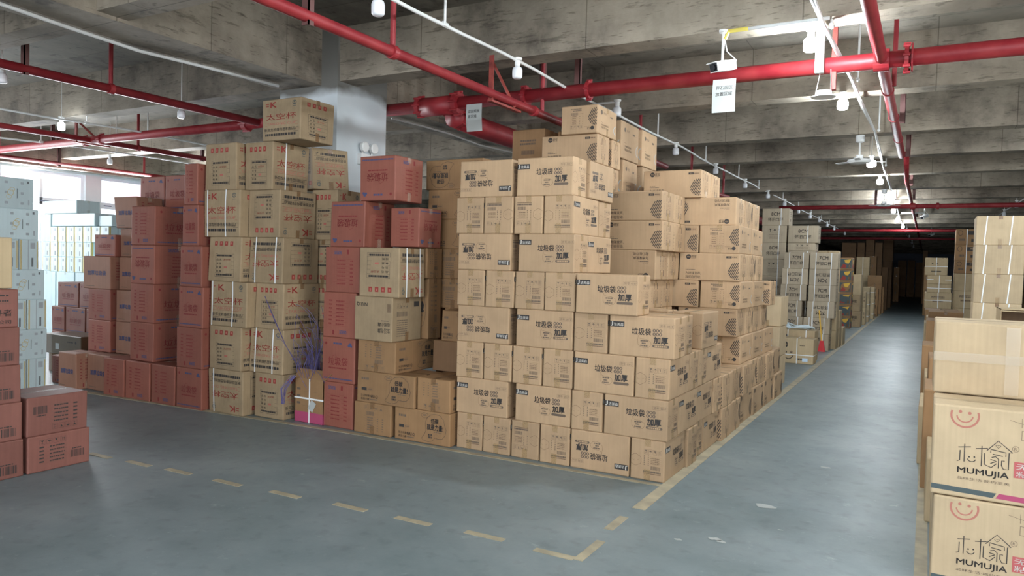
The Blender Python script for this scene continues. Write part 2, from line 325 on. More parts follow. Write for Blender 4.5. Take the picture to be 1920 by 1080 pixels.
def d_v_side(f):
    f.text('货号', .13, .06, .21, .14, SO, 0, 1, 1, -90)
    for u in (.34, .60):
        f.rect(u, .12, u+.05, .34, LN); f.bars(u, .40, u+.09, .62, 6, LN, 5, .3, .04); f.bars(u-.01, .62, u+.09, .84, 7, SO, 6, .6, .06)
    f.bars(.47, .18, .53, .80, 14, LN, 7, .35, .05); f.bars(.18, .30, .22, .80, 9, LN, 8, .4, .04)
def d_v_side_leaf(f): d_v_side(f); leaf(f, .02+.96, .45, .085)
def d_v_big(f):
    f.disc(.20, .22, .024, SO); f.text('君宝', .30, .19, .44, .26, SO); f.rect(.64, .24, .76, .29, SO); f.frame(.76, .24, .90, .29, LN, .001)
    f.bars(.18, .56, .30, .57, 1, LN, 1, 1, .04); f.text('为地球发声,', .20, .62, .58, .69, SO, .006); f.text('我们在行动.', .20, .71, .58, .78, SO, .006)
    f.ring(1.0, .68, .16, .17, .01, 'ink_grey', 115, 245)
def d_niu_long(f):
    f.bars(.08, .20, .22, .27, 1, SO, 2, 1, .03); f.rect(.085, .52, .175, .61, K); f.frame(.175, .52, .28, .61, SO, .0012); f.bars(.19, .545, .27, .585, 1, LN, 3, 1, .02)
    f.text('生活有趣', .075, .735, .225, .81, K, .008); f.text('看我小趣', .075, .845, .225, .92, K, .008); f.text('NIU.Q', .235, .735, .375, .84, K, .03); f.bars(.235, .865, .37, .90, 1, SO, 4, 1, .02)
    pts = [(.60, .20), (.66, .10), (.74, .06), (.82, .08), (.89, .20), (.91, .36), (.935, .50), (.92, .66), (.87, .78), (.80, .80), (.74, .78), (.70, .88), (.62, .93), (.54, .90), (.50, .85), (.55, .72), (.58, .60), (.57, .45), (.57, .32)]
    f.line(pts, .0028, K, True); cloud(f, .555, .135, .062, .075, .002, K, 5); f.bars(.52, .10, .59, .165, 2, SO, 5, .6, .02)
    f.text('低碳', .665, .20, .80, .35, K, .035); f.text('就是力量!', .60, .38, .885, .56, K, .035)
    f.bars(.72, .60, .86, .62, 1, SO, 6, 1, .03); f.bars(.62, .68, .69, .83, 2, K, 7, .8, .04); f.ring(.765, .74, .035, .07, .0012, LN)
def d_niu_info(f):
    for k in range(6): f.rect(.20, .13+.075*k, .235, .155+.075*k, SO); f.rect(.335, .13+.075*k, .365, .155+.075*k, SO); f.line([(.40, .16+.078*k), (.72, .175+.078*k)], .001, LN); f.bars(.48, .12+.078*k, .64, .15+.078*k, 1, SO, k, 1, .03)
    f.barcode(.46, .60, .67, .73, SO); f.icons(.21, .78, .76, .94, SO)
def d_pig(f):
    f.text('生活有趣', .05, .19, .37, .30, K, .012); f.text('看我小趣', .05, .34, .37, .43, K, .012); f.bars(.08, .46, .30, .48, 1, SO, 1, 1, .05)
    f.text('NIU.Q', .66, .78, .94, .87, K, .03); f.barcode(.05, .66, .14, .86, LN)
def d_pig_info(f):
    f.bars(.50, .12, .85, .52, 8, SO, 2, .4, .05); f.barcode(.50, .57, .85, .68, SO); f.icons(.48, .75, .88, .88, SO); f.rect(.10, .78, .28, .90, K)
def d_red_logo(f):
    f.text('垃圾袋', .20, .43, .80, .62, 'ink_rust', .012); f.line([(.33, .42), (.42, .38), (.48, .44), (.46, .62)], .003, 'ink_rust'); f.bars(.22, .66, .78, .69, 1, 'ink_rust', 1, 1, .05)
    f.disc(.86, .14, .019, 'ink_blue'); f.disc(.82, .16, .012, 'ink_blue'); f.disc(.90, .17, .011, 'ink_blue'); f.bars(.35, .11, .62, .15, 1, 'ink_blue', 2, 1, .06); f.disc(.12, .14, .014, 'ink_rust')
    f.bars(.06, .90, .94, .93, 1, 'ink_blue', 3, 1, .04)
def d_red_info(f):
    for k in range(7): f.line([(.20, .22+.085*k), (.78, .23+.085*k)], .0012, 'ink_rust'); f.bars(.18, .17+.085*k, .28, .20+.085*k, 1, 'ink_rust', k, 1, .04); f.bars(.40, .18+.085*k, .66, .205+.085*k, 1, 'ink_rust', k+9, 1, .04)
    f.rect(.30, .84, .36, .94, 'ink_rust'); f.bars(.52, .84, .74, .92, 3, 'ink_blue', 4, .7, .06)
def d_blue_logo(f): f.text('加厚垃圾袋', .16, .44, .84, .58, 'ink_blue', .045); f.bars(.10, .90, .42, .92, 1, 'ink_soft', 1, 1, .04)
def d_tk_logo(f):
    f.text('太空杯', .11, .355, .89, .505, 'ink_red', .008); f.line([(.07, .555), (.93, .555)], .002, 'ink_red'); f.line([(.07, .645), (.93, .645)], .002, 'ink_red')
    f.text('TAIKONG CUP', .13, .57, .88, .63, 'ink_pink', .0); f.text('新郑龙桥康伟塑料制品厂', .06, .70, .95, .78, K, .012); f.line([(.06, .80), (.95, .80)], .0025, K)
    f.bars(.08, .83, .90, .89, 1, K, 3, 1, .07); f.text('K', .22, .07, .38, .20, 'ink_red', .05); f.bars(.10, .10, .18, .20, 2, 'ink_red', 4, .5, .05)
    f.ring(.84, .12, .045, .045, .006, 'ink_slate'); f.line([(.80, .20), (.88, .20)], .004, 'ink_slate'); f.text('S', .82, .09, .86, .15, 'ink_slate', .03)
def d_tk_info(f):
    f.frame(.22, .38, .80, .90, K, .0022)
    for k in range(1, 6): f.line([(.22, .38+.087*k), (.80, .38+.087*k)], .0016, K)
    f.bars(.26, .40, .76, .44, 1, K, 1, 1, .05)
    for k, t in enumerate(('品 名', '货 号', '数 量', '规 格')): f.text(t, .26, .487+.087*k, .42, .535+.087*k, K, .01)
    f.text('太空杯', .48, .487, .70, .535, 'ink_red', .005); f.rect(.50, .66, .60, .70, 'ink_pink'); f.bars(.26, .83, .76, .87, 1, K, 7, 1, .05)
    for k in range(4): f.rect(.18+.16*k, .10, .27+.16*k, .20, 'ink_red'); f.rect(.205+.16*k, .12, .245+.16*k, .17, 'ink_pink', 1)
def d_cup7(f): f.text('7CM', .34, .20, .66, .42, K, .02); f.text('怀旧口杯', .22, .54, .78, .76, K, .014)
def d_cup8(f): f.text('8CM', .34, .22, .66, .42, K, .02); f.text('怀旧口杯', .22, .54, .78, .76, K, .014)
def d_cup_side(f): f.bars(.25, .2, .75, .5, 3, SO, 1, .3, .06); f.rect(.35, .6, .5, .75, LN)
def d_cup_icons(f): f.icons(.28, .16, .80, .44, K, 3); f.frame(.26, .50, .80, .86, SO, .0015); f.bars(.30, .54, .76, .82, 4, SO, 5, .3, .05)
def d_near_info(f):
    f.icons(.18, .12, .62, .26, K)
    for k in range(5): f.rect(.18, .31+.10*k, .25, .35+.10*k, K); f.line([(.30, .37+.10*k), (.62, .37+.10*k)], .0014, SO); f.bars(.34, .32+.10*k, .58, .355+.10*k, 1, K, k, 1, .04)
    f.barcode(.68, .56, .90, .76, K); f.bars(.70, .50, .86, .53, 1, K, 8, 1, .04)
def d_near_code(f): f.barcode(.72, .66, .93, .88, K, 5); f.bars(.74, .60, .90, .63, 1, K, 8, 1, .04)
def d_near_text(f): f.text('寻者', .74, .52, .93, .70, K, .012); f.text('限公司', .70, .80, .92, .90, K, .01); f.bars(.70, .14, .90, .18, 1, K, 1, 1, .06); f.bars(.70, .28, .90, .32, 1, K, 2, 1, .05); f.line([(.68, .36), (.92, .36)], .0015, SO)
def d_white_big(f):
    for i in range(5):
        for j in range(3): f.rect(.08+.19*i, .12+.33*j, .12+.19*i, .20+.33*j, 'ink_grey')
    f.ring(.72, .48, .035, .10, .006, 'ink_gold'); f.ring(.70, .62, .03, .07, .004, 'ink_gold'); f.ring(.74, .38, .03, .06, .005, 'ink_gold'); f.rect(.795, .34, .803, .66, 'ink_slate')
    f.rect(.10, .80, .125, .90, 'ink_slate'); f.rect(.92, .08, .945, .16, 'ink_slate'); f.rect(.93, .70, .95, .86, 'ink_grey')
def d_white_pack(f):
    f.rect(0, 0, .10, 1, 'ink_gold'); f.rect(.42, 0, .46, 1, 'ink_grey'); f.rect(.55, .1, .8, .3, 'ink_grey'); f.rect(.88, .05, .94, .95, 'ink_gold'); f.rect(.6, .6, .7, .9, 'ink_slate')
def smile(f, u, v, r, w, mat, full=True):
    ru, rv = r/f.W, r/f.H
    f.ring(u, v, ru, rv, w, mat, -20, 200); f.ring(u, v, ru*.58, rv*.58, w*.7, mat, 5, 175); f.disc(u-ru*.34, v-rv*.30, r*.13, mat); f.disc(u+ru*.34, v-rv*.22, r*.13, mat)
def d_mumu(f):
    smile(f, .196, .10, .060, .0095, 'ink_smile')
    w = .0042; X = lambda a: .164+a*.325/.545; P = lambda pts: [(X(a), .36+b*.33/.27) for a, b in pts]
    def st(pts, ww=w): f.line(P(pts), ww, K)
    st([(.0, .075), (.13, .06)]); st([(.065, .04), (.065, .20)]); st([(.02, .10), (.02, .19), (-.01, .20)])
    f.ring(X(.14), .56, .024, .035, w, K, 10, 170); f.disc(X(.115), .545, .004, K); f.disc(X(.168), .54, .004, K)
    st([(.18, .07), (.30, .055)]); st([(.24, .04), (.24, .22)])
    st([(.29, .075), (.40, -.02), (.545, .07), (.51, .075), (.51, .22), (.46, .22), (.44, .19), (.44, .15), (.47, .15)])
    st([(.33, .09), (.33, .06), (.48, .075), (.48, .11)]); st([(.35, .10), (.45, .11)]); st([(.27, .10), (.27, .20), (.34, .22), (.39, .18)]); st([(.34, .13), (.38, .12), (.41, .14), (.41, .22)]); st([(.33, .15), (.38, .155)]); st([(.33, .185), (.39, .16)])
    f.text('♡', X(.375), .38, X(.43), .415, K)
    f.text('MUMUJIA', .164, .665, .472, .745, K, .03); f.text('品味生活·简约至美', .164, .77, .48, .80, SO); f.ring(.505, .40, .019, .030, .0018, SO); f.text('R', .497, .385, .513, .415, SO)
    f.rect(.50, .535, .69, .705, 'ink_rose'); f.text('无痕', .512, .55, .678, .615, 'ink_white', .012); f.text('粘钩', .512, .63, .678, .695, 'ink_white', .012)
    f.line([(.465, .10), (.60, .15)], .0018, SO); f.line([(.535, .07), (.535, .17)], .0018, SO); f.frame(.56, .08, .76, .16, SO, .002); f.frame(.535, .20, .76, .30, SO, .002)
    f.poly([(.0, .885), (.405, .90), (.385, .955), (.0, .94)], 'ink_slate'); f.poly([(.42, .90), (.66, .91), (.64, .965), (.40, .955)], 'ink_magenta')
def d_smilebox(f):
    f.poly([(.10, .20), (.14, .14), (.21, .14), (.25, .20), (.25, .32), (.21, .38), (.14, .38), (.10, .32)], K); f.text('兰之妙', .12, .21, .23, .31, 'ink_tan', .01, 1)
    f.disc(.20, .56, .020, K); f.disc(.36, .55, .020, K); f.rect(.34, .535, .38, .56, 'ink_tan', 1); f.ring(.28, .62, .14, .20, .014, K, 20, 165)
    f.bars(.60, .25, .74, .29, 1, SO, 1, 1, .04); f.bars(.50, .78, .70, .86, 1, K, 2, 1, .05); f.rect(.68, .76, .84, .90, 'label_blue', 1)
def d_dark_band(f): f.rect(.45, .12, .95, .36, K); f.ring(.18, .24, .09, .16, .008, K); f.bars(.6, .20, .85, .28, 1, 'ink_tan', 1, 1, .05); f.rect(.62, .62, .95, .80, K); f.bars(.15, .60, .38, .74, 1, SO, 3, 1, .07)
def d_plain_info(f): f.bars(.25, .25, .75, .40, 2, SO, 1, .6, .05); f.bars(.3, .5, .7, .6, 1, LN, 3, 1, .04)
def d_storage(f): f.text('加厚整理袋家居', .12, .30, .86, .48, K, .02); f.bars(.18, .54, .80, .58, 1, SO, 1, 1, .03)
def d_shoe(f): f.bars(.25, .36, .70, .41, 1, K, 1, 1, .03); f.ring(.5, .55, .16, .07, .004, K, 10, 200); f.line([(.38, .56), (.6, .60), (.68, .50)], .004, K); f.rect(.48, .04, .56, .2, 'tape_brown'); f.rect(.44, .78, .52, 1, 'tape_brown')
def d_colour(f): f.rect(.05, .1, .95, .9, 'ink_slate'); f.poly([(.1, .85), (.3, .5), (.55, .65), (.5, .85)], 'ink_red', 1); f.poly([(.35, .2), (.9, .12), (.7, .5), (.45, .45)], 'ink_yellow', 1); f.rect(.7, .6, .85, .85, 'tape_brown', 1)
def d_bundle(f): f.rect(.28, .45, .38, .75, 'paper'); f.bars(.30, .56, .36, .62, 1, K, 1, 1, .03); f.bars(.62, .30, .78, .36, 1, K, 2, 1, .03); f.disc(.85, .33, .018, K)
def d_end_face(f): f.rect(.30, .30, .36, .36, K); f.rect(.5, .30, .55, .35, K); f.rect(.28, .75, .72, .79, K)
def d_strawbox(f):
    f.rect(0, .76, 1, 1, 'ink_magenta')
    for k in range(3): f.rect(.08, .22+.16*k, .20, .27+.16*k, SO); f.line([(.24, .29+.16*k), (.80, .29+.16*k)], .0015, SO)
def d_tiny(f): f.rect(.42, .38, .56, .50, 'paper')

#           card          front design when long side shows / end side    tape        look words
KIND = {
 'bag':   ('sand_card', d_bag_long, d_bag_end, 'tape_tan', .003),
 'vou':   ('sand_card', d_v_long, d_v_side, 'tape_tan', .003),
 'vinfo': ('sand_card', d_v_info, d_v_info, 'tape_tan', .003),
 'vside': ('sand_card', d_v_side_leaf, d_v_side_leaf, 'tape_tan', .003),
 'vbig':  ('sand_card', d_v_big, d_v_big, 'tape_tan', .003),
 'niu':   ('brown_card', d_niu_long, d_niu_info, 'tape_brown', .004),
 'pig':   ('khaki_card', d_pig, d_pig_info, 'tape_brown', .005),
 'red':   ('red_card', d_red_logo, d_red_info, 'tape_clear', .005),
 'redi':  ('red_card', d_red_info, d_red_logo, 'tape_clear', .005),
 'blue':  ('rust_card', d_blue_logo, d_red_info, 'tape_clear', .005),
 'cup':   ('khaki_card', d_tk_logo, d_tk_info, 'tape_brown', .011),
 'cupi':  ('khaki_card', d_tk_info, d_tk_logo, 'tape_brown', .011),
 'c7':    ('grey_card', d_cup7, d_cup_side, None, .003),
 'c8':    ('grey_card', d_cup8, d_cup_side, None, .003),
 'c8i':   ('grey_card', d_cup_icons, d_cup_side, None, .003),
 'near':  ('near_red_card', d_near_code, d_near_code, 'tape_clear', .003),
 'neari': ('near_red_card', d_near_info, d_near_info, 'tape_clear', .003),
 'neart': ('near_red_card', d_near_text, d_near_text, 'tape_clear', .003),
 'wbig':  ('white_card', d_white_big, d_white_pack, None, .002),
 'wpack': ('white_card', d_white_pack, d_white_pack, None, .001),
 'wplain': ('white_card', None, None, 'tape_clear', .004),
 'mumu':  ('cream_card', d_mumu, None, 'tape_clear', .004),
 'plain': ('pale_card', None, None, 'tape_tan', .004),
 'cream': ('cream_card', None, None, 'tape_tan', .004),
 'brown': ('brown_card', d_plain_info, None, 'tape_brown', .004),
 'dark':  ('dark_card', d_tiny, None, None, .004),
 'darkp': ('dark_card', None, None, None, .004),  # also used where shade is put into the colour of recessed cartons
 'band':  ('brown_card', d_dark_band, None, None, .004),
 'store': ('khaki_card', d_storage, None, 'tape_brown', .008),
 'shoe':  ('pale_card', d_shoe, None, 'tape_brown', .004),
 'smile': ('pale_card', d_smilebox, None, None, .003),
 'colour': ('brown_card', d_colour, d_colour, None, .002),
 'info':  ('pale_card', d_plain_info, None, None, .004),
 'face':  ('pale_card', d_end_face, None, None, .003),
 'bundle': ('olive_card', d_bundle, None, None, .006),
}
LAY = .0007
def shell(mb, dfm, W_, D, H, mat, e=.009):
    def axis(L):
        k = e/L
        return [0, k, .3, .5, .7, 1-k, 1]
    N = 7; ax, ay, az = axis(W_), axis(D), axis(H); idx = {}; vs = []; fs = []
    def vert(i, j, k):
        if (i, j, k) in idx: return idx[(i, j, k)]
        x, y, z = ax[i], ay[j], az[k]; ex = [i in (0, N-1), j in (0, N-1), k in (0, N-1)]
        if sum(ex) >= 2:
            q = .35
            if ex[0]: x = x+(q*e/W_ if i == 0 else -q*e/W_)
            if ex[1]: y = y+(q*e/D if j == 0 else -q*e/D)
            if ex[2]: z = z+(q*e/H if k == 0 else -q*e/H)
        idx[(i, j, k)] = len(vs); vs.append(dfm(Vector(((x-.5)*W_, (y-.5)*D, z*H)))); return idx[(i, j, k)]
    for a in range(N-1):
        for b in range(N-1):
            fs.append((vert(a, 0, b), vert(a+1, 0, b), vert(a+1, 0, b+1), vert(a, 0, b+1)))
            fs.append((vert(a, N-1, b), vert(a, N-1, b+1), vert(a+1, N-1, b+1), vert(a+1, N-1, b)))
            fs.append((vert(0, a, b), vert(0, a, b+1), vert(0, a+1, b+1), vert(0, a+1, b)))
            fs.append((vert(N-1, a, b), vert(N-1, a+1, b), vert(N-1, a+1, b+1), vert(N-1, a, b+1)))
            fs.append((vert(a, b, 0), vert(a, b+1, 0), vert(a+1, b+1, 0), vert(a+1, b, 0)))
            fs.append((vert(a, b, N-1), vert(a+1, b, N-1), vert(a+1, b+1, N-1), vert(a, b+1, N-1)))
    mb.add(vs, fs, mat)
def mapper(side, W_, D):
    hx, hy = W_/2, D/2
    return {'F': lambda u, v, o: Vector((-hx+u, -hy-o, v)), 'R': lambda u, v, o: Vector((hx+o, -hy+u, v)),
            'L': lambda u, v, o: Vector((-hx-o, hy-u, v)), 'B': lambda u, v, o: Vector((hx-u, hy+o, v))}[side]
def print_on(mb, dfm, side, W_, D, H, design, flip=False):
    if not design: return
    fw = W_ if side in 'FB' else D
    f = Face(fw, H); design(f); mp = mapper(side, W_, D)
    for pts, fs, mat, lay in f.items:
        vs = []
        for u, v in pts:
            u = min(max(u, .004), fw-.004); v = min(max(v, .003), H-.003)
            if flip: u, v = fw-u, H-v
            vs.append(dfm(mp(u, v, LAY*(1+lay*.6))))
        mb.add(vs, fs, mat)
def carton(kind, x0, x1, y0, y1, z0, z1, flip=False, sides='FR', swap=None, straps=None, rz=0, tape=None, lean=(0, 0), crease=True, detail=2, longx=None):
    """one carton as a mesh, its packing tape and straps as parts"""
    mat, dl, de, tp, bul = KIND[kind]
    W_, D, H = x1-x0, y1-y0, z1-z0; g = .0035
    W_ -= 2*g; D -= 2*g
    rnd = random.Random(int((x0*131+y0*57+z0*17)*1000))
    bx, by, bz = [rnd.uniform(-.5, 1)*bul for _ in range(3)]; sk = rnd.uniform(-1, 1)*bul*.8; sk2 = rnd.uniform(-1, 1)*bul*.8
    tw = rnd.uniform(-1, 1)*bul*.6
    def dfm(p):
        X, Y, Z = p.x/(W_/2), p.y/(D/2), p.z/(H/2)-1
        c = lambda t: max(0, 1-t*t)
        return Vector((p.x+bx*X*c(Y)*c(Z)+sk*(Z+1)*.5+lean[0]*(Z+1)*.5+tw*Y*Z*.5, p.y+by*Y*c(X)*c(Z)+sk2*(Z+1)*.5+lean[1]*(Z+1)*.5+tw*X*Z*.5, p.z+(min(0, bz)*c(X)*c(Y) if Z > 0 else 0)))
    mb = MB()
    if detail: shell(mb, dfm, W_, D, H, mat)
    else: mb.box(-W_/2, W_/2, -D/2, D/2, 0, H, mat)
    long_x = (W_ >= D) if longx is None else longx
    for s_ in sides:
        des = (dl if long_x else de) if s_ in 'FB' else (de if long_x else dl)
        if swap and s_ in swap: des = swap[s_]
        print_on(mb, dfm, s_, W_, D, H, des, flip)
    if tp and tape != '' and detail:
        ee = .0011; w_ = .024; L_ = (W_ if long_x else D)/2; dn_ = min(.085, H*.28)
        for sg in (-1, 1):
            q = [(sg*(L_+ee), a_, b_) for a_, b_ in ((-w_, .004), (w_, .004), (w_, dn_), (-w_, dn_))]
            mb.add([dfm(Vector((x_, y_, z_)) if long_x else Vector((y_, x_, z_))) for x_, y_, z_ in q], [(0, 1, 2, 3) if sg > 0 else (3, 2, 1, 0)], tp)
    o = mb.obj('carton', loc=((x0+x1)/2, (y0+y1)/2, z0), rz=rz+rnd.uniform(-1, 1)*.006)
    tm = tp if tape is None else tape
    if tm and detail:
        t = MB(); w = .024; e = .0011; n = 5
        along = 'x' if long_x else 'y'; L = (W_ if long_x else D)/2; dn = min(.05, H*.18)
        def strip(path):
            vs = [];
            for q in path:
                for s_ in (-w, w): vs.append(dfm(Vector((q[0], s_, q[1])) if along == 'x' else Vector((s_, q[0], q[1]))))
            t.add(vs, [(2*i, 2*i+1, 2*i+3, 2*i+2) for i in range(len(path)-1)], tm)
        strip([(-L-e, H-dn)]+[(-L-e, H-.002)]+[(-L+2*L*k/n, H+e) for k in range(n+1)]+[(L+e, H-.002), (L+e, H-dn)])
        t.obj('packing_tape', o)
    if straps:
        for k, sp in enumerate(straps):
            t = MB(); a = .0075; e = .0028
            if sp[0] == 'v':          # loop over top, crossing the front face
                c = -W_/2+sp[1]*W_; hy = D/2
                q = sp[2] if len(sp) > 2 else 0
                for (a0, b0), (a1, b1) in (((-hy-e, 0.002), (-hy-e, H+e)), ((-hy-e, H+e), (hy+e, H+e)), ((hy+e, H+e), (hy+e, .002))):
                    N = 4; vs = []
                    for i in range(N+1):
                        y_, z_ = a0+(a1-a0)*i/N, b0+(b1-b0)*i/N
                        for off in (-a, a): vs.append(dfm(Vector((c+off+q*(z_/H-.5), y_, z_))))
                    t.add(vs, [(2*i, 2*i+1, 2*i+3, 2*i+2) for i in range(N)], 'strap_white')
            elif sp[0] == 's':        # loop over top, crossing the right side
                c = -D/2+sp[1]*D; hx = W_/2
                for (a0, b0), (a1, b1) in (((hx+e, 0.002), (hx+e, H+e)), ((hx+e, H+e), (-hx-e, H+e)), ((-hx-e, H+e), (-hx-e, .002))):
                    N = 4; vs = []
                    for i in range(N+1):
                        x_, z_ = a0+(a1-a0)*i/N, b0+(b1-b0)*i/N
                        for off in (-a, a): vs.append(dfm(Vector((x_, c+off, z_))))
                    t.add(vs, [(2*i, 2*i+1, 2*i+3, 2*i+2) for i in range(N)], 'strap_white')
            else:                     # level loop
                c = H*sp[1]; P = [(-W_/2-e, -D/2-e), (W_/2+e, -D/2-e), (W_/2+e, D/2+e), (-W_/2-e, D/2+e), (-W_/2-e, -D/2-e)]; vs = []
                for x_, y_ in P:
                    for off in (-a, a): vs.append(dfm(Vector((x_, y_, c+off))))
                t.add(vs, [(2*i, 2*i+1, 2*i+3, 2*i+2) for i in range(4)], 'strap_white')
            t.obj('strap', o)
    return o

for _d in {d for k in KIND.values() for d in k[1:3] if d}: _d(Face(.5, .3))      # make the lettering once
for _t in ('菜园坝放', '置区域', '界石园区', '放置区域'): glyphs(_t, .0, 2)

# ------------------------------------------------------------------ the setting
XL, XR, YN, YF, BEAM, SLAB = -16.2, 9.0, -8.0, 76.0, 3.55, 4.13
m = MB(); m.box(XL, XR, YN, YF, -.2, 0, 'floor_paint'); struct(m, 'floor')
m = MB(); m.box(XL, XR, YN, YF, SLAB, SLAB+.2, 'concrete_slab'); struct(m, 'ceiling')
m = MB(); m.box(XL, XR, YF, YF+.2, 0, SLAB, 'wall_blue_grey'); struct(m, 'wall_back')
m = MB(); m.box(XR, XR+.2, YN, YF, 0, SLAB, 'paint_white'); struct(m, 'wall_right')
m = MB(); m.box(XL, -9.0, YN-.2, YN, 0, SLAB, 'paint_white'); m.box(4.0, XR, YN-.2, YN, 0, SLAB, 'paint_white'); m.box(-9.0, 4.0, YN-.2, YN, 3.6, SLAB, 'paint_white'); struct(m, 'wall_front')
# left wall with windows: openings along y
WIN = [(-2.6, .6), (3.2, 6.6), (7.72, 9.42), (9.76, 12.6), (13.0, 16.0)]
m = MB(); y = YN
for a, b in WIN: m.box(XL-.24, XL, y, a, 0, SLAB, 'paint_white'); m.box(XL-.24, XL, a, b, 0, .9, 'paint_white'); m.box(XL-.24, XL, a, b, 3.30, SLAB, 'paint_white'); y = b
m.box(XL-.24, XL, y, YF, 0, SLAB, 'paint_white'); struct(m, 'wall_left')
plain('window_frame_paint', (.78, .80, .84), .4); tape_mat('window_glass', (.9, .95, .97), .12, .05)
for i, (a, b) in enumerate(WIN):
    e = bpy.data.objects.new('window_%d' % (i+1), None); COL.objects.link(e); e.location = (XL-.12, a, .9); e['kind'] = 'structure'
    f = MB(); x0, x1 = -.04, .04; w = b-a; h = 2.4
    f.box(x0, x1, 0, w, 0, .06, 'window_frame_paint'); f.box(x0, x1, 0, w, h-.06, h, 'window_frame_paint'); f.box(x0, x1, 0, .06, .06, h-.06, 'window_frame_paint'); f.box(x0, x1, w-.06, w, .06, h-.06, 'window_frame_paint')
    f.box(x0, x1, .06, w-.06, 1.70, 1.84, 'window_frame_paint'); f.box(x0, x1, w*.46, w*.46+.06, .06, h-.06, 'window_frame_paint'); f.box(x0, x1, w*.80, w*.80+.05, .06, 1.70, 'window_frame_paint')
    for q in range(int(w/.34)): f.box(x1, x1+.003, .12+q*.34, .30+q*.34, 1.76, 1.78, 'ink_blue')
    f.obj('window_frame', e)
    g = MB(); g.box(-.004, .004, .05, w-.05, .05, h-.05, 'window_glass'); g.obj('glass_pane', e)
m = MB(); m.box(-27, -26.6, 5, 11.2, 0, 9, 'facade_white'); m.box(-27, -26.55, 11.2, 13.1, 0, 9, 'facade_pink'); m.box(-27, -26.6, 13.1, 17, 0, 9, 'facade_white'); m.box(-27, -26.55, 17, 26, 0, 9, 'facade_pink')
o = m.obj('neighbour_building'); tag(o, 'pink and white building facade outside the left windows', 'building')
m = MB(); m.box(-40, XL-.24, -30, 40, -.3, -.1, 'facade_white'); struct(m, 'ground_outside')

BY = [6.06, 8.68, 11.28, 13.50, 15.92, 18.62, 21.20]
BY = [BY[0]-2.55*k for k in (5, 4, 3, 2, 1)]+BY+[21.2+2.5*k for k in range(1, 22)]
for y in BY:
    m = MB(); m.box(XL, -6.52, y, y+.27, BEAM, SLAB, 'concrete'); m.box(-5.91, XR, y, y+.27, BEAM, SLAB, 'concrete'); struct(m, 'ceiling_beam')
m = MB(); m.box(-6.52, -5.91, YN, YF, BEAM-.03, SLAB, 'concrete'); struct(m, 'ceiling_girder')
m = MB(); m.box(XL, XL+.3, YN, YF, 3.35, SLAB, 'concrete'); struct(m, 'ceiling_girder')
for y in (6.03, 14.9, 23.6):
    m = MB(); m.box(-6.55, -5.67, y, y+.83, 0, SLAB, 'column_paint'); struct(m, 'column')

# ------------------------------------------------------------------ cartons
REG = []
def ordn(n): return ['first', 'second', 'third', 'fourth', 'fifth', 'sixth', 'seventh', 'eighth', 'ninth', 'tenth', 'eleventh', 'twelfth', 'thirteenth', 'fourteenth', 'fifteenth', 'sixteenth'][n-1]
def B(st, kind, x0, x1, y0, y1, z0, z1, look=None, **kw):
    for e in REG:                                     # neighbours never run into each other
        a = e[6]; dx = min(x1, a[1])-max(x0, a[0]); dy = min(y1, a[3])-max(y0, a[2]); dz = min(z1, a[5])-max(z0, a[4])
        if dx > .001 and dy > .001 and .012 < dz and min(dx, dy) < .13:
            if dx <= dy:
                if x0+x1 > a[0]+a[1]: x0 += dx+.001
                else: x1 -= dx+.001
            elif y0+y1 > a[2]+a[3]: y0 += dy+.001
            else: y1 -= dy+.001
    o = carton(kind, x0, x1, y0, y1, z0, z1, **kw); REG.append((o, st, look or LOOK[kind], (x0+x1)/2, y0, z0, (x0, x1, y0, y1, z0, z1))); return o
LOOK = {'bag': 'tan trash bag carton', 'vou': 'tan stripe-leaf carton', 'vinfo': 'tan carton with barcode panel', 'vside': 'narrow-side stripe-leaf carton', 'vbig': 'tan carton stood on its long edge',
        'niu': 'brown bubble-print carton', 'pig': 'light brown lettered carton', 'red': 'red trash bag carton', 'redi': 'red carton with ruled panel', 'blue': 'rust-red blue-lettered carton',
        'cup': 'worn space-cup carton', 'cupi': 'worn carton with table print', 'c7': 'grey-tan 7CM cup carton', 'c8': 'grey-tan 8CM cup carton', 'c8i': 'strapped carton with handling icons',
        'near': 'red-brown barcode carton', 'neari': 'red-brown carton with data panel', 'neart': 'red-brown carton with company lettering', 'wbig': 'film-wrapped pale blue carton', 'wpack': 'slim pale upright pack', 'wplain': 'white wrapped block',
        'mumu': 'yellowish carton with smiley and house logo', 'plain': 'plain tan carton', 'cream': 'plain cream carton', 'brown': 'brown carton', 'dark': 'dark carton with small label', 'darkp': 'plain dark carton', 'band': 'brown carton with black bands',
        'store': 'bulging lettered storage carton', 'shoe': 'taped carton with sketch print', 'smile': 'smiling-face carton', 'colour': 'colourful picture-printed carton', 'info': 'strapped tan carton with printed panel', 'face': 'strapped carton with dash print', 'bundle': 'dark shrink-wrapped carton'}
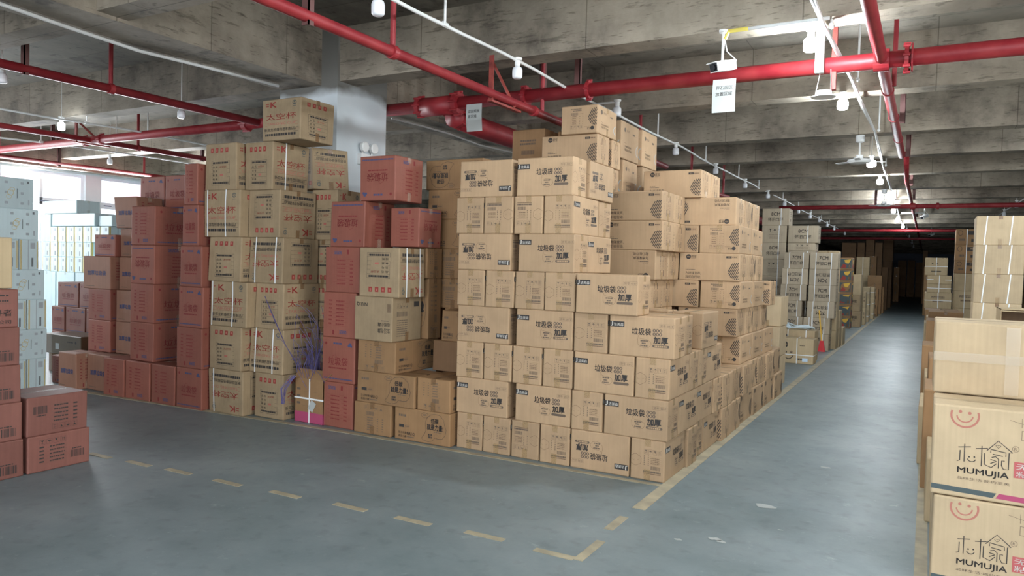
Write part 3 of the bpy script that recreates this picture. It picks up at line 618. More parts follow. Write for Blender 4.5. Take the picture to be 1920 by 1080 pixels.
# stack -> words for it, what its courses are counted along, words for the far reference
STACK = {
 'A': ('big front stack', lambda o: -o[3], 'from corner'), 'AS': ('front stack, aisle side', lambda o: o[4], 'from corner'), 'A2': ('front stack, inner rank', lambda o: -o[3], 'from aisle'),
 'V1': ('stripe-leaf block behind front stack', lambda o: o[4], 'inwards'), 'V2': ('tall aisle-side stripe-leaf block', lambda o: o[4]-.01*o[3], 'inwards'), 'VT': ('summit pile behind front stack', lambda o: o[4]-.01*o[3], 'inwards'),
 'N': ('bubble-print stack', lambda o: -o[3], 'from right'), 'NB': ('dark recess column', lambda o: -o[3], 'from right'), 'R': ('red column by purple straps', lambda o: -o[3], 'from right'),
 'TA': ('left space-cup column', lambda o: -o[3], 'from right'), 'TB': ('right space-cup column', lambda o: -o[3], 'from right'), 'TD': ('behind right space-cup column', lambda o: -o[3], 'from right'),
 'P': ('red column beside space-cup cartons', lambda o: -o[3], 'from right'), 'Q': ('red front row', lambda o: -o[3], 'from right'), 'QB': ('mixed red pile', lambda o: -o[3], 'from right'), 'J': ('faded red pile, far left', lambda o: -o[3], 'from right'),
 'L': ('near left stack', lambda o: -o[4], 'from right'), 'W': ('film-wrapped white stack', lambda o: -o[4], 'from right'), 'WB': ('packs under the window', lambda o: -o[3], 'from right'),
 'M': ('near right stack', lambda o: o[4], 'from camera'), 'MT': ('tall strapped stack', lambda o: o[3], 'from aisle'), 'MR': ('far right aisle stack', lambda o: o[3], 'from aisle'), 'ME': ('right aisle edge', lambda o: o[4], 'from camera'),
 'C7': ('7CM cup stack', lambda o: -o[3]+.01*o[4], 'from aisle'), 'C8': ('8CM cup stack', lambda o: -o[3], 'from aisle'), 'S': ('floor beside cup stack', lambda o: o[4], 'from camera'), 'G': ('storage carton column', lambda o: o[4], 'from camera'),
}
H = .309
def lv(n): return H*n
AF = 5.28
# front face, rows from the floor: (type, x0, x1, flipped)
ROWS = [
 [('e', -3.51, -3.245, 0), ('e', -3.24, -2.97, 0), ('e', -2.965, -2.70, 1), ('e', -2.695, -2.425, 0), ('l', -2.42, -1.92, 1), ('e', -1.915, -1.64, 0)],
 [('l', -3.52, -3.0, 0), ('l', -2.935, -2.425, 0), ('e', -2.42, -2.15, 0), ('l', -2.145, -1.63, 0)],
 [('e', -3.53, -3.255, 0), ('e', -3.25, -2.975, 0), ('e', -2.97, -2.695, 0), ('e', -2.69, -2.42, 0), ('l', -2.41, -1.905, 0), ('e', -1.90, -1.625, 0)],
 [('l', -3.53, -3.01, 1), ('l', -2.95, -2.43, 0), ('e', -2.42, -2.13, 0), ('l', -2.12, -1.595, 0)],
 [('e', -3.545, -3.26, 0), ('e', -3.255, -2.975, 0), ('e', -2.97, -2.695, 0), ('e', -2.69, -2.415, 0), ('l', -2.40, -1.88, 0)],
 [('l', -3.54, -3.01, 1), ('l', -2.945, -2.43, 0)],
 [('e', -3.57, -3.29, 0), ('e', -3.285, -3.0, 1), ('e', -2.995, -2.725, 1), ('e', -2.72, -2.45, 0)],
 [('l', -3.54, -3.02, 1), ('l', -2.98, -2.465, 0)]]
for r, row in enumerate(ROWS):
    for t, x0, x1, fl in row:
        dpt = .52 if t == 'e' else .275
        yf = AF-(.03 if r == 4 and t == 'l' else 0)+random.uniform(-.004, .006)
        sw = None
        B('A', 'bag', x0, x1, yf, yf+dpt, lv(r), lv(r+1), ('tan carton end-on with cloud print' if t == 'e' else 'tan trash bag carton lengthwise')+(' upside down' if fl else ''), flip=bool(fl), swap=sw, longx=(t == 'l'))
# aisle side of the front stack, behind the corner cartons
def row_y(st, kind, x1, dx, ys, z0, z1, **kw):
    for y0, y1 in ys:
        j = random.uniform(-.008, .012); B(st, kind, x1-dx+j, x1+j, y0, y1, z0, z1, **kw)
LS = dict(look='tan trash bag carton, long side out'); ES = dict(look='tan carton, end out')
row_y('AS', 'bag', -1.61, .52, [(5.81, 6.08)], 0, H, longx=True, **ES); row_y('AS', 'bag', -1.64, .52, [(6.09, 6.36)], 0, H, longx=True, **ES); row_y('AS', 'bag', -1.64, .275, [(6.37, 6.88)], 0, H, longx=False, **LS)
row_y('AS', 'bag', -1.635, .275, [(5.565, 6.08), (6.09, 6.60)], H, 2*H, longx=False, **LS); row_y('AS', 'bag', -1.62, .52, [(6.61, 6.88)], H, 2*H, longx=True, **ES)
row_y('AS', 'bag', -1.63, .52, [(5.81, 6.08), (6.09, 6.36)], 2*H, 3*H, longx=True, **ES); row_y('AS', 'bag', -1.63, .275, [(6.37, 6.88)], 2*H, 3*H, longx=False, **LS)
B('AS', 'bag', -1.90, -1.62, 6.14, 6.65, 3*H, 4*H, 'tan carton end-on facing the camera', flip=True, longx=False)
B('AS', 'bag', -2.45, -1.94, 6.20, 6.48, 3*H, 4*H, 'tan trash bag carton lengthwise', flip=True, longx=True)
B('AS', 'bag', -2.12, -1.62, 5.56, 5.84, 3*H, 4*H, 'tan trash bag carton lengthwise', longx=True)
for r in (0, 1, 2): B('A2', 'bag', -2.45, -2.20, 5.84, 6.12, lv(r), lv(r+1), longx=True); B('A2', 'bag', -2.45, -2.20, 6.15, 6.50, lv(r), lv(r+1), longx=True)
for r in range(8):
    if r % 2 == 0: B('A2', 'bag', -2.98, -2.46, 5.82, 6.10, lv(r), lv(r+1), longx=True)
    else: B('A2', 'bag', -2.73, -2.44, 5.565, 6.08, lv(r), lv(r+1), 'tan trash bag carton, long side out', longx=False, flip=(r == 7))
# stripe-leaf blocks
VZ = [0, .309, .618, .911, 1.20, 1.488, 1.776, 2.068, 2.36, 2.655, 2.95, 3.245]
def V(st, kind, x0, x1, y0, y1, n, **kw): return B(st, kind, x0, x1, y0, y1, VZ[n], VZ[n+1], **kw)
VL = dict(look='tan stripe-leaf carton, long side out', sides='FR'); VN = dict(look='tan stripe-leaf carton, narrow side out')
for n, ys in ((0, [(6.89, 7.28, 0), (7.29, 7.68, 0), (7.69, 8.31, 1), (8.32, 8.93, 1), (8.94, 9.53, 1), (9.54, 10.13, 1)]),
              (1, [(6.89, 7.29, 0), (7.30, 7.71, 0), (7.72, 8.13, 0), (8.14, 8.56, 0), (8.57, 8.99, 0), (9.0, 9.50, 0), (9.51, 10.08, 1)])):
    for i, (y0, y1, lg) in enumerate(ys):
        x1 = -1.62+random.uniform(-.02, .02)
        B('V2', 'vou', x1-(.40 if lg else .64), x1, y0, y1, VZ[n], VZ[n+1], longx=not lg, swap=({'R': d_v_side_leaf} if not lg and i % 2 else None), **(VL if lg else VN))
VROW = {2: (-2.09, -1.665, 'vinfo', [(7.80, 8.40), (8.41, 9.01), (9.02, 9.64)], 1, -1.66), 3: (-2.32, -1.69, 'vou', [(7.72, 8.12), (8.13, 8.53), (8.54, 8.94), (8.95, 9.35)], 0, -1.69),
        4: (-2.09, -1.67, 'vinfo', [(7.72, 8.36), (8.37, 9.0)], 1, -1.67), 5: (-2.32, -1.68, 'vou', [(7.70, 8.10), (8.11, 8.51), (8.52, 8.93)], 0, -1.68),
        6: (-2.11, -1.69, 'vinfo', [(7.70, 8.30), (8.31, 8.92)], 1, -1.69), 7: (-2.36, -1.735, 'vou', [(7.72, 8.12), (8.13, 8.53), (8.54, 8.90)], 0, -1.735)}
for n, (x0, x1, kd, ys, lg, xs) in VROW.items():
    for i, (y0, y1) in enumerate(ys):
        if i == 0: V('V2', kd, x0, x1, y0, y1, n, flip=(n == 7), longx=(kd == 'vou'), swap={'R': d_v_big} if lg else None, look=('tan carton with barcode panel' if lg else 'tan stripe-leaf carton lengthwise'))
        else: V('V2', 'vou', xs-(.40 if lg else .64), xs, y0, y1, n, longx=not lg, swap=({'R': d_v_big} if lg else ({'R': d_v_side_leaf} if i % 2 else None)), **(VL if lg else VN))
V('V2', 'vou', -1.99, -1.60, 9.02, 9.36, 4, longx=True, **VN)
for n in (4, 6): V('V2', 'vou', -2.75, -2.115 if n == 6 else -2.10, 7.70, 8.10, n, look='tan stripe-leaf carton, mostly hidden lengthwise', longx=True)
V('V2', 'vou', -2.75, -2.10, 7.74, 8.14, 2, longx=True); 
V('V2', 'vou', -2.74, -2.10, 7.68, 8.08, 8, longx=True, look='topmost stripe-leaf carton lengthwise'); V('V2', 'vou', -2.72, -2.10, 8.09, 8.47, 8, longx=True, **VN)
for n in (3, 5, 7): V('V2', 'darkp', -2.98, -2.37, 7.80, 8.45, n, look='plain tan carton in the shade')  # tan cartons given the dark card, so shade sits in their colour
for n in range(2, 8):
    xr = (-2.36, -2.36, -2.36, -2.305, -2.25, -2.26)[n-2]
    V('V1', 'vou', xr-.64, xr, 6.90, 7.29, n, longx=True, flip=(n == 5), look='tan stripe-leaf carton lengthwise'); V('V1', 'vou', xr-.64, xr, 7.30, 7.67, n, longx=True, **VN)
for n in (0, 1): V('V1', 'vou', -2.95, -2.30, 6.90, 7.30, n, longx=True); V('V1', 'vou', -2.95, -2.30, 7.31, 7.72, n, longx=True)
# supports and the summit pile
for n in range(0, 9): V('VT', 'vou', -3.62, -2.97, 6.86, 7.24, n, longx=True, look='stripe-leaf carton under the summit pile', tape='tape_tan')
for n in range(0, 9): V('VT', 'vou', -3.60, -2.97, 7.26, 7.55, n, longx=True, look='stripe-leaf carton under the summit pile')
V('VT', 'vou', -3.59, -2.95, 6.88, 7.20, 9, longx=True, look='stripe-leaf carton lengthwise'); V('VT', 'vou', -3.58, -2.95, 7.28, 7.53, 9, longx=True, swap={'R': d_v_side}, look='taped stripe-leaf carton')
B('VT', 'vinfo', -3.35, -2.94, 6.84, 7.36, VZ[10], VZ[11]-.01, 'topmost carton, barcode panel, under conduit', longx=True, swap={'R': d_v_big})
for k, (ya, yb) in enumerate(((7.62, 8.05), (8.25, 8.68))):
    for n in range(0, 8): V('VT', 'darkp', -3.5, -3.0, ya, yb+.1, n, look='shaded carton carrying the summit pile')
    B('VT', 'vbig', -3.30, -2.95, ya, yb+.02, 2.36, 2.79, 'carton on edge with cut print', longx=False)
B('VT', 'vbig', -3.26, -2.95, 7.50, 8.09, 2.795, 3.205, 'tall upright carton beneath the conduit', longx=False); B('VT', 'vbig', -3.26, -2.95, 8.20, 8.74, 2.795, 3.215, 'tall upright carton, farthest of the summit', longx=False)
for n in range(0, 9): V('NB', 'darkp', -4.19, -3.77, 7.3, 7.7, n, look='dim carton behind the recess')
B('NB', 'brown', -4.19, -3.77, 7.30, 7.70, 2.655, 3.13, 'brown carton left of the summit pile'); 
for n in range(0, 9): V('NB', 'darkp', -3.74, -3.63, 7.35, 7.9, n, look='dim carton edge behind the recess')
B('NB', 'brown', -3.74, -3.63, 7.55, 7.9, 2.655, 3.13, 'low brown carton wedged behind the summit')
for n in (5, 6, 7, 8): pass

# bubble-print stack
NH = .289
def N_(kind, x0, x1, y0, y1, z0, z1, **kw): return B('N', kind, x0, x1, y0, y1, z0, z1, **kw)
N_('niu', -4.61, -4.17, 5.20, 5.86, 0, NH, longx=False, flip=True, look='brown carton end-on with barcode upside down'); N_('niu', -4.14, -3.53, 5.215, 5.64, 0, NH, longx=True, look='brown bubble-print carton lengthwise')
N_('niu', -4.58, -3.91, 5.20, 5.62, NH, 2*NH, longx=True, look='brown bubble-print carton lengthwise'); N_('niu', -3.90, -3.54, 5.22, 5.86, NH, 2*NH, longx=False, look='brown carton end-on with barcode')
N_('niu', -4.58, -4.13, 5.20, 5.87, 2*NH, 3*NH, longx=False, look='brown carton end-on with data rows'); N_('pig', -4.61, -4.16, 5.18, 5.62, 3*NH, 1.27, flip=True, look='light brown carton lettered upside down')
N_('cupi', -4.57, -4.10, 5.19, 5.58, 1.27, 1.72, flip=True, look='upside-down strapped space-cup carton', straps=[('s', .28), ('s', .80)])
N_('redi', -4.42, -4.08, 5.44, 5.80, 1.735, 2.10, flip=True, longx=True, look='small red ruled carton'); N_('niu', -4.55, -4.1, 5.64, 5.86, 3*NH, 1.735-.29*1, look='brown carton propping the red one')
N_('niu', -4.5, -4.1, 5.60, 5.86, 1.445, 1.735, look='brown carton under the small red one')
for z0 in (0, NH): N_('darkp', -4.0, -3.66, 5.88, 6.3, z0, z0+NH, look='dim carton at the back')
for n, (x0, x1, fl, kd) in {3: (-4.10, -3.62, 0, 'niu'), 4: (-4.32, -3.69, 1, 'niu'), 5: (-4.34, -3.69, 1, 'niu'), 6: (-4.36, -3.69, 0, 'niu'), 7: (-4.33, -3.69, 0, 'niu'), 8: (-4.36, -3.69, 1, 'niu')}.items():
    B('NB', kd, x0, x1, 5.90 if n > 3 else 5.90, 6.30, NH*n+(0 if n < 9 else 0), NH*(n+1), ('brown bubble-print carton'+(' upside down' if fl else '')), flip=bool(fl), longx=(n not in (4, 5)), )
B('NB', 'darkp', -4.1, -3.62, 5.9, 6.3, 2*NH, 3*NH, 'dim brown carton at recess base')
B('NB', 'niu', -3.95, -3.60, 5.64, 5.89, 3*NH, 4*NH, 'brown lettered carton low in the recess', longx=True); B('NB', 'darkp', -4.05, -3.58, 5.65, 5.86, 2*NH, 3*NH, 'dim brown ledge carton')
for n in range(8): B('NB', 'darkp', -4.50, -3.86, 6.34, 6.76, NH*n, NH*(n+1), 'dark carton at the back')  # added to block window light in the gap, darkened for shade
# red column
for n, (kd, fl, x0, x1) in enumerate([('redi', 1, -5.06, -4.635), ('red', 0, -5.04, -4.625), ('redi', 0, -5.04, -4.625), ('redi', 1, -5.02, -4.59), ('red', 1, -4.97, -4.545)]):
    B('R', kd, x0, x1, 5.22, 5.66, .43*n, .43*(n+1), longx=True, flip=bool(fl), look=['red ruled carton upside down', 'red carton with red lettering', 'red ruled carton', 'red ruled carton, flipped', 'red lettered carton upside down'][n])
B('R', 'red', -4.63, -4.21, 5.24, 5.66, 2.152, 2.56, longx=True, flip=True, look='red lettered carton, topmost and offset')
B('R', 'red', -5.06, -4.66, 5.70, 6.0, 0, .43, look='shaded red carton behind'); B('R', 'red', -5.06, -4.66, 5.70, 6.0, .43, .86, look='shaded red carton behind')
# space-cup columns
TZ = [0, .445, .89, 1.345, 1.80, 2.275, 2.75]
TAk = [('cup', 1, .16, .0), ('cupi', 0, 0, 0), ('cup', 0, .06, .62), ('cupi', 0, 0, 0), ('cup', 0, .10, .62), ('cupi', 0, 0, 0)]
XA = [(-6.43, -5.91), (-6.43, -5.95), (-6.43, -5.88), (-6.47, -5.98), (-6.54, -6.0), (-6.53, -6.06)]
TLK = {('cup', 0): 'worn red-lettered space-cup carton', ('cup', 1): 'worn space-cup carton upside down', ('cupi', 0): 'worn carton with ruled table', ('cupi', 1): 'worn ruled-table carton upside down'}
for n, (kd, fl, s1, s2) in enumerate(TAk):
    st = [('v', s) for s in (s1, s2) if s]; B('TA', kd, XA[n][0], XA[n][1], 5.03, 5.50, TZ[n], TZ[n+1], TLK[(kd, fl)], flip=bool(fl), longx=True, straps=st, lean=((-.02, 0) if n == 5 else (0, 0)))
XB = [(-5.88, -5.45), (-5.98, -5.47), (-5.94, -5.48), (-6.0, -5.50), (-6.07, -5.55), (-6.10, -5.66)]
for n, (kd, fl, st) in enumerate([('cupi', 0, []), ('cup', 0, [('v', .18), ('v', .70)]), ('cupi', 0, []), ('cup', 1, [('v', .20), ('v', .80)]), ('cupi', 1, []), ('cupi', 0, [('s', .35)])]):
    B('TB', kd, XB[n][0]+(.0 if n else .02), XB[n][1], 5.13, 5.62, TZ[n], TZ[n+1], TLK[(kd, fl)], flip=bool(fl), longx=True, straps=st, lean=((.02, 0) if n == 5 else (0, 0)))
B('TB', 'cup', -5.83, -5.30, 5.14, 5.60, 2.755, 3.16, 'space-cup carton on the very top, column side', longx=True)
for n in range(4): B('TD', 'cup', -5.64, -5.28, 5.64, 5.99, TZ[n], TZ[n+1], 'shaded space-cup carton', longx=False, flip=bool(n % 2))
B('TD', 'cupi', -5.64, -5.28, 5.64, 6.0, TZ[4], 2.32, 'shaded cup carton with handling marks', longx=True)
B('TD', 'cupi', -5.78, -5.48, 5.645, 6.045, 2.33, 2.76, 'turned space-cup carton, upside down', flip=True, longx=True, rz=-.44, lean=(-.03, 0))
# left reds
RX = [(-6.86, -6.43), (-6.86, -6.43), (-6.84, -6.43), (-6.82, -6.44), (-6.79, -6.46+.0), (-6.77, -6.56+.08)]
for n, (kd, lk) in enumerate([('red', 'red lettered carton'), ('redi', 'red ruled carton'), ('red', 'red lettered carton'), ('red', 'red lettered carton'), ('red', 'red lettered carton'), ('redi', 'red ruled carton')]):
    B('P', kd, RX[n][0], min(RX[n][1], -6.45) if n < 4 else RX[n][1]-.08, 4.96, 5.38, .425*n, .425*(n+1), lk, longx=True)
B('Q', 'redi', -7.27, -6.87, 4.95, 5.38, 0, .42, 'red ruled carton', longx=True); B('Q', 'redi', -7.71, -7.28, 4.94, 5.38, 0, .42, 'red ruled carton', longx=True)
B('Q', 'redi', -8.09, -7.70, 4.92, 5.34, 0, .42, 'red ruled carton', longx=True); B('Q', 'blue', -8.55, -8.10, 5.0, 5.36, 0, .42, 'rust-red carton with blue lettering', longx=True)
B('Q', 'blue', -8.92, -8.50, 4.88, 5.15, 0, .42, 'rust-red carton with blue lettering, squarely facing', longx=True); B('Q', 'redi', -9.28, -9.05, 5.0, 5.4, 0, .34, 'small rust-red carton end', longx=True)
for n, (kd, fl) in enumerate([('redi', 0), ('redi', 0), ('red', 1), ('redi', 0)]):
    B('Q', kd, -7.70, -7.28, 4.98, 5.60, .425*(n+1), .425*(n+2), 'red carton of the second column', longx=True, flip=bool(fl))
for n in range(5): B('QB', 'redi', -7.80, -7.40, 5.64, 6.0, .425*n, .425*(n+1), 'hidden red carton'); B('QB', 'redi', -8.30, -7.84, 5.62, 6.0, .425*n, .425*(n+1), 'shaded red carton')
B('QB', 'red', -8.02, -7.56, 5.62, 5.98, 2.13, 2.55, 'red lettered carton, upper right of pile', longx=True); B('QB', 'red', -8.54, -8.06, 5.64, 6.0, 2.13, 2.55, 'red lettered carton, upper left of pile', longx=True)
for z0, z1, kd, lk in ((.425, .80, 'redi', 'ruled'), (.80, 1.17, 'redi', 'ruled')): B('QB', kd, -8.80, -8.35, 5.16, 5.58, z0, z1, 'rust-red '+lk+' carton', longx=True)
B('QB', 'blue', -8.91, -8.36, 5.16, 5.58, 1.17, 1.56, 'rust-red blue-lettered carton with dark side', longx=True); B('QB', 'redi', -9.10, -8.92, 5.42, 5.8, 1.17, 1.5, 'small rust-red carton edge'); B('QB', 'redi', -9.25, -8.92, 5.42, 5.8, 0, 1.165, 'hidden upright rust-red carton')
for z0, z1 in ((.425, .80), (.80, 1.17)): B('QB', 'blue', -8.31, -7.90, 5.20, 5.58, z0, z1, 'blue-lettered carton in the gap', longx=True)
B('QB', 'blue', -8.34, -7.95, 5.25, 5.58, 1.17, 1.56, 'blue-lettered carton, half hidden in the gap', longx=True)
B('QB', 'red', -8.76, -8.34, 5.20, 5.6, 1.56, 1.82, 'low red lettered carton on the dark-sided one', longx=True); B('QB', 'blue', -8.33, -7.92, 5.26, 5.6, 1.565, 1.89, 'blue-lettered carton beneath the leaning one', longx=True)
B('QB', 'blue', -8.42, -7.98, 5.26, 5.6, 1.90, 2.27, 'leaning blue-lettered carton', longx=True, lean=(-.05, 0))
for x0, x1, z0, z1, kd in ((-11.0, -10.66, 0, .46, 'redi'), (-10.64, -10.16, 0, .46, 'red'), (-10.15, -9.75, 0, .46, 'red'), (-11.0, -10.67, .46, .82, 'red'), (-10.65, -10.17, .46, .82, 'red'), (-10.15, -9.80, .46, .82, 'red'), (-10.85, -10.33, .82, 1.17, 'red'), (-10.32, -9.86, .82, 1.17, 'red')):
    B('J', kd, x0, x1, 5.92, 6.36, z0, z1, 'faded red carton', longx=True)
B('J', 'darkp', -10.22, -9.46, 5.46, 5.80, 0, .25, 'black carton on the floor'); B('J', 'bundle', -10.25, -9.42, 5.44, 5.82, .25, .51, 'dark shrink-wrapped carton with white sticker')
# near left stack
for n in range(5): B('L', 'near' if n < 4 else 'neart', -6.0, -5.53, 2.14+.0*n, 2.80-.01*n, .266*n, .266*(n+1), 'red-brown barcode carton' if n < 4 else 'red-brown carton with black company lettering', longx=False)
B('L', 'plain', -6.0, -5.56, 2.15, 2.735, 1.335, 1.69, 'plain tan carton crowning the pile', longx=False)
B('L', 'neari', -5.98, -5.53, 2.815, 3.27, 0, .266, 'red-brown carton with icons', longx=False); B('L', 'neari', -5.98, -5.53, 2.81, 3.25, .266, .55, 'red-brown carton with upside-down icons', longx=False, flip=True)
# film-wrapped white stack and the packs by the window
WH = .346
for n in range(7):
    yr = (4.80, 4.80, 4.80, 4.77, 4.71, 4.70, 4.64)[n]
    if n in (1, 3, 5, 6): B('W', 'wbig', -9.56, -9.0, yr-.88, yr, WH*n, WH*(n+1), longx=False, look='pale blue wrapped carton')
    else:
        for q in range(4): B('W', 'wpack', -9.56, -9.0, yr-.22*(q+1), yr-.22*q-.006, WH*n, WH*(n+1), longx=False)
for q in range(4): B('WB', 'wplain', -14.4+.6*q, -13.82+.6*q, 7.5, 8.1, 0, 1.24, 'tall white carton, mostly hidden')
for z0, z1, xa, xb in ((1.24, 1.51, -14.3, -12.5), (1.51, 1.78, -14.3, -12.5), (1.78, 2.06, -14.05, -12.1)):
    k = min(7, int((xb-xa)/.26+.01))
    for q in range(k): B('WB', 'wpack', xa+.26*q, xa+.26*q+.25, 7.52, 7.9, z0, z1, longx=True)
B('WB', 'wplain', -12.46, -12.02, 7.52, 8.1, 1.245, 1.775, 'tall wrapped white bale at the end'); B('WB', 'wplain', -13.95, -12.62, 7.5, 7.95, 2.065, 2.29, 'long white wrapped block'); B('WB', 'wplain', -12.60, -12.2, 7.55, 7.95, 2.065, 2.25, 'short white wrapped block')
B('WB', 'wplain', -14.25, -13.2, 7.52, 7.95, 2.295, 2.53, 'topmost white wrapped block'); B('WB', 'wplain', -14.42, -14.08, 7.55, 7.95, 1.785, 2.29, 'upright white wrapped block')

# right side, near to far
B('M', 'mumu', .07, .78, 4.38, 4.80, 0, .465, 'yellowish carton with smiley and house logo', sides='F', longx=True); B('M', 'mumu', .055, .775, 4.385, 4.80, .47, .94, 'yellowish carton with smiley and house logo', sides='F', longx=True)
for z0 in (0, .47): B('M', 'cream', .07, .80, 4.83, 5.35, z0, z0+.465, 'plain cream carton, hidden at the back')
o = B('M', 'cream', .05, .79, 4.82, 5.36, .94, 1.345, 'cream carton crossed with shiny tape', sides='F', longx=True)
t = MB(); W2 = .37; y_ = -.272
t.box(-W2, W2, y_-.002, y_-.0012, .185, .235, 'tape_clear'); t.box(-.03, .035, y_-.0032, y_-.0024, .02, .39, 'tape_clear'); t.obj('clear_tape', o)
for q, (y0, y1, h_) in enumerate([(5.45, 6.2, .42), (6.3, 7.0, .75), (7.1, 7.9, .5), (8.0, 8.7, .82), (8.8, 9.6, .55), (9.7, 10.4, .8), (10.5, 11.3, .5), (13.3, 14.2, .9), (14.4, 15.3, .8), (15.5, 16.4, .95), (16.6, 17.4, .8), (17.6, 18.4, .9)]):
    B('ME', 'brown' if q % 2 else 'plain', .04-.03*(q % 3), .6, y0, y1, 0, h_, 'brown carton by the aisle line' if q % 2 else 'tan carton by the aisle line', sides='FL')
# open carton on two others
for z0 in (0, .43): B('M', 'plain', .68, 1.35, 9.1, 9.7, z0, z0+.425, 'tan carton under the open one')
m = MB(); x0, x1, y0, y1, z0, z1 = -.34, .34, -.3, .3, 0, .42; t_ = .006
m.box(x0, x1, y1-t_, y1, z0, z1, 'inner_card'); m.box(x0, x0+t_, y0, y1, z0, z1, 'pale_card'); m.box(x1-t_, x1, y0, y1, z0, z1, 'pale_card'); m.box(x0, x1, y0, y1, z0, z0+t_, 'inner_card'); m.box(x0, x1, y0, y1, z1-t_, z1, 'pale_card')
o = m.obj('open_carton', loc=(1.02, 9.42, .86)); tag(o, 'carton lying open towards the camera, dark inside, behind near right stack', 'carton')
fl = MB(); fl.box(-.34, .34, -.42, -.302, .40, .406, 'pale_card'); fl.obj('flap', o)
for n in range(6):
    for q in range(2):
        B('MT', 'cream', .58-.008*(5-n)*0+.62*q, 1.17+.62*q, 12.40, 13.0, .413*n, .413*(n+1), ('cream carton with two white straps' if q == 0 else 'cream strapped carton at frame edge'), sides='FL', straps=[('v', .20, .03), ('v', .72, .03)], longx=False, tape='tape_brown')
for n, (kd, h_, x1, lk) in enumerate([('info', .42, .50, 'strapped tan carton'), ('info', .42, .50, 'strapped tan carton'), ('info', .36, .52, 'strapped tan carton with panel'), ('plain', .20, .50, 'grey-tan strapped flat carton'), ('plain', .20, .50, 'grey-tan strapped flat carton'), ('face', .41, .40, 'strapped carton with dash print')]):
    z0 = [0, .42, .845, 1.21, 1.415, 1.62, 2.03][n] if n < 5 else 2.02
    zz = [0, .42, .845, 1.21, 1.61, 1.815, 2.03]
z = 0
for kd, h_, xa, x1, lk in [('info', .41, .02, .50, 'strapped tan carton'), ('info', .41, .02, .50, 'strapped tan carton'), ('info', .385, -.04, .53, 'strapped tan carton with printed panel'), ('plain', .205, .0, .51, 'flat grey-tan strapped carton'), ('plain', .205, .0, .51, 'flat grey-tan strapped carton'), ('face', .42, -.06, .42, 'strapped carton with dash print')]:
    B('MR', kd, xa, x1, 20.4, 20.95, z, z+h_, lk, sides='FRL', straps=[('v', .5), ('h', .5)], longx=True); z += h_+.002
z = 0
for n, (kd, h_) in enumerate([('plain', .42), ('plain', .42), ('info', .42), ('plain', .42), ('band', .30), ('band', .38), ('band', .38)]):
    B('MR', kd, .56, 1.08, 20.7, 21.3, z, z+h_, ('strapped carton of second column' if kd != 'band' else 'strapped carton with black bands'), sides='FL', straps=[('v', .45)], longx=True); z += h_+.002
# cup stacks beyond the front stack
CH = .336
for n in range(6):
    fl = n in (2, 4)
    B('C7', 'c7', (-2.24, -2.22, -2.16, -2.14, -2.14, -2.14)[n], (-1.71, -1.70, -1.63, -1.61, -1.61, -1.60)[n], 16.3, 16.72, CH*n, CH*(n+1), 'grey-tan 7CM cup carton'+(' upside down' if fl else ''), flip=fl, straps=[('v', .22), ('v', .78)], longx=True)
    B('C7', 'c7', (-2.70, -2.66, -2.68, -2.70, -2.68, -2.65)[n], (-2.26, -2.23, -2.26, -2.18, -2.16, -2.15)[n], 16.3, 16.72, CH*n, CH*(n+1), 'grey-tan 7CM cup carton'+(' upside down' if n == 4 else ''), flip=(n == 4), straps=[('v', .22), ('v', .78)], longx=True)
for n, (y0, y1, k) in enumerate([(16.74, 17.2, 3), (17.22, 17.7, 2), (17.75, 18.3, 1)]):
    for q in range(k): B('C7', 'info', -2.09, -1.62+.02*n, y0, y1, .4*q, .4*(q+1), 'pinkish carton behind the cup cartons', longx=True)
for n in range(8):
    z0 = .345*n
    if n in (6, 7): continue
    B('C8', 'c8' if n % 2 == 0 else 'c8i', -2.69, -2.11, 17.0, 17.45, z0, z0+.345, '8CM cup carton' if n % 2 == 0 else 'cup carton with handling icons', straps=[('v', .7)], longx=True)
B('C8', 'c8', -2.70, -2.08, 17.0, 17.45, 2.245, 2.62, '8CM cup carton, upper right', straps=[('v', .66)], longx=True); B('C8', 'c8i', -2.70, -2.12, 17.0, 17.45, 2.072, 2.24, 'low cup carton with icons')
for n in range(8): B('C8', ('c8i', 'c8', 'c8i', 'c8', 'c8i', 'c8', 'c8i', 'c8')[n], -3.26, -2.73+(.05 if n == 7 else 0), 17.0, 17.45, .375*n, .375*(n+1), ('8CM cup carton' if n % 2 else 'cup carton with icons')+' of inner column', straps=[('v', .7)], longx=True)
B('S', 'smile', -2.24, -1.66, 13.62, 14.0, 0, .44, 'carton printed with a black smiling face', straps=[('v', .52), ('h', .35)], longx=True)
ob = B('S', 'smile', -2.32, -1.70, 14.04, 14.5, 0, .56, 'strapped carton under the white rope', straps=[('v', .25), ('v', .75)], longx=True)
for z0, y0 in ((0, 11.0), (.42, 11.0), (.84, 11.05)): B('ME', 'info', -2.06, -1.66, y0, y0+.6, z0, z0+.415, 'loose cream carton at the block end', look_=0) if False else B('V2', 'cream', at_y(1463, 600, 10.6).x-.36, at_y(1463, 600, 10.6).x, y0-.4, y0+.2, z0, z0+.415, 'cream carton past the block end')
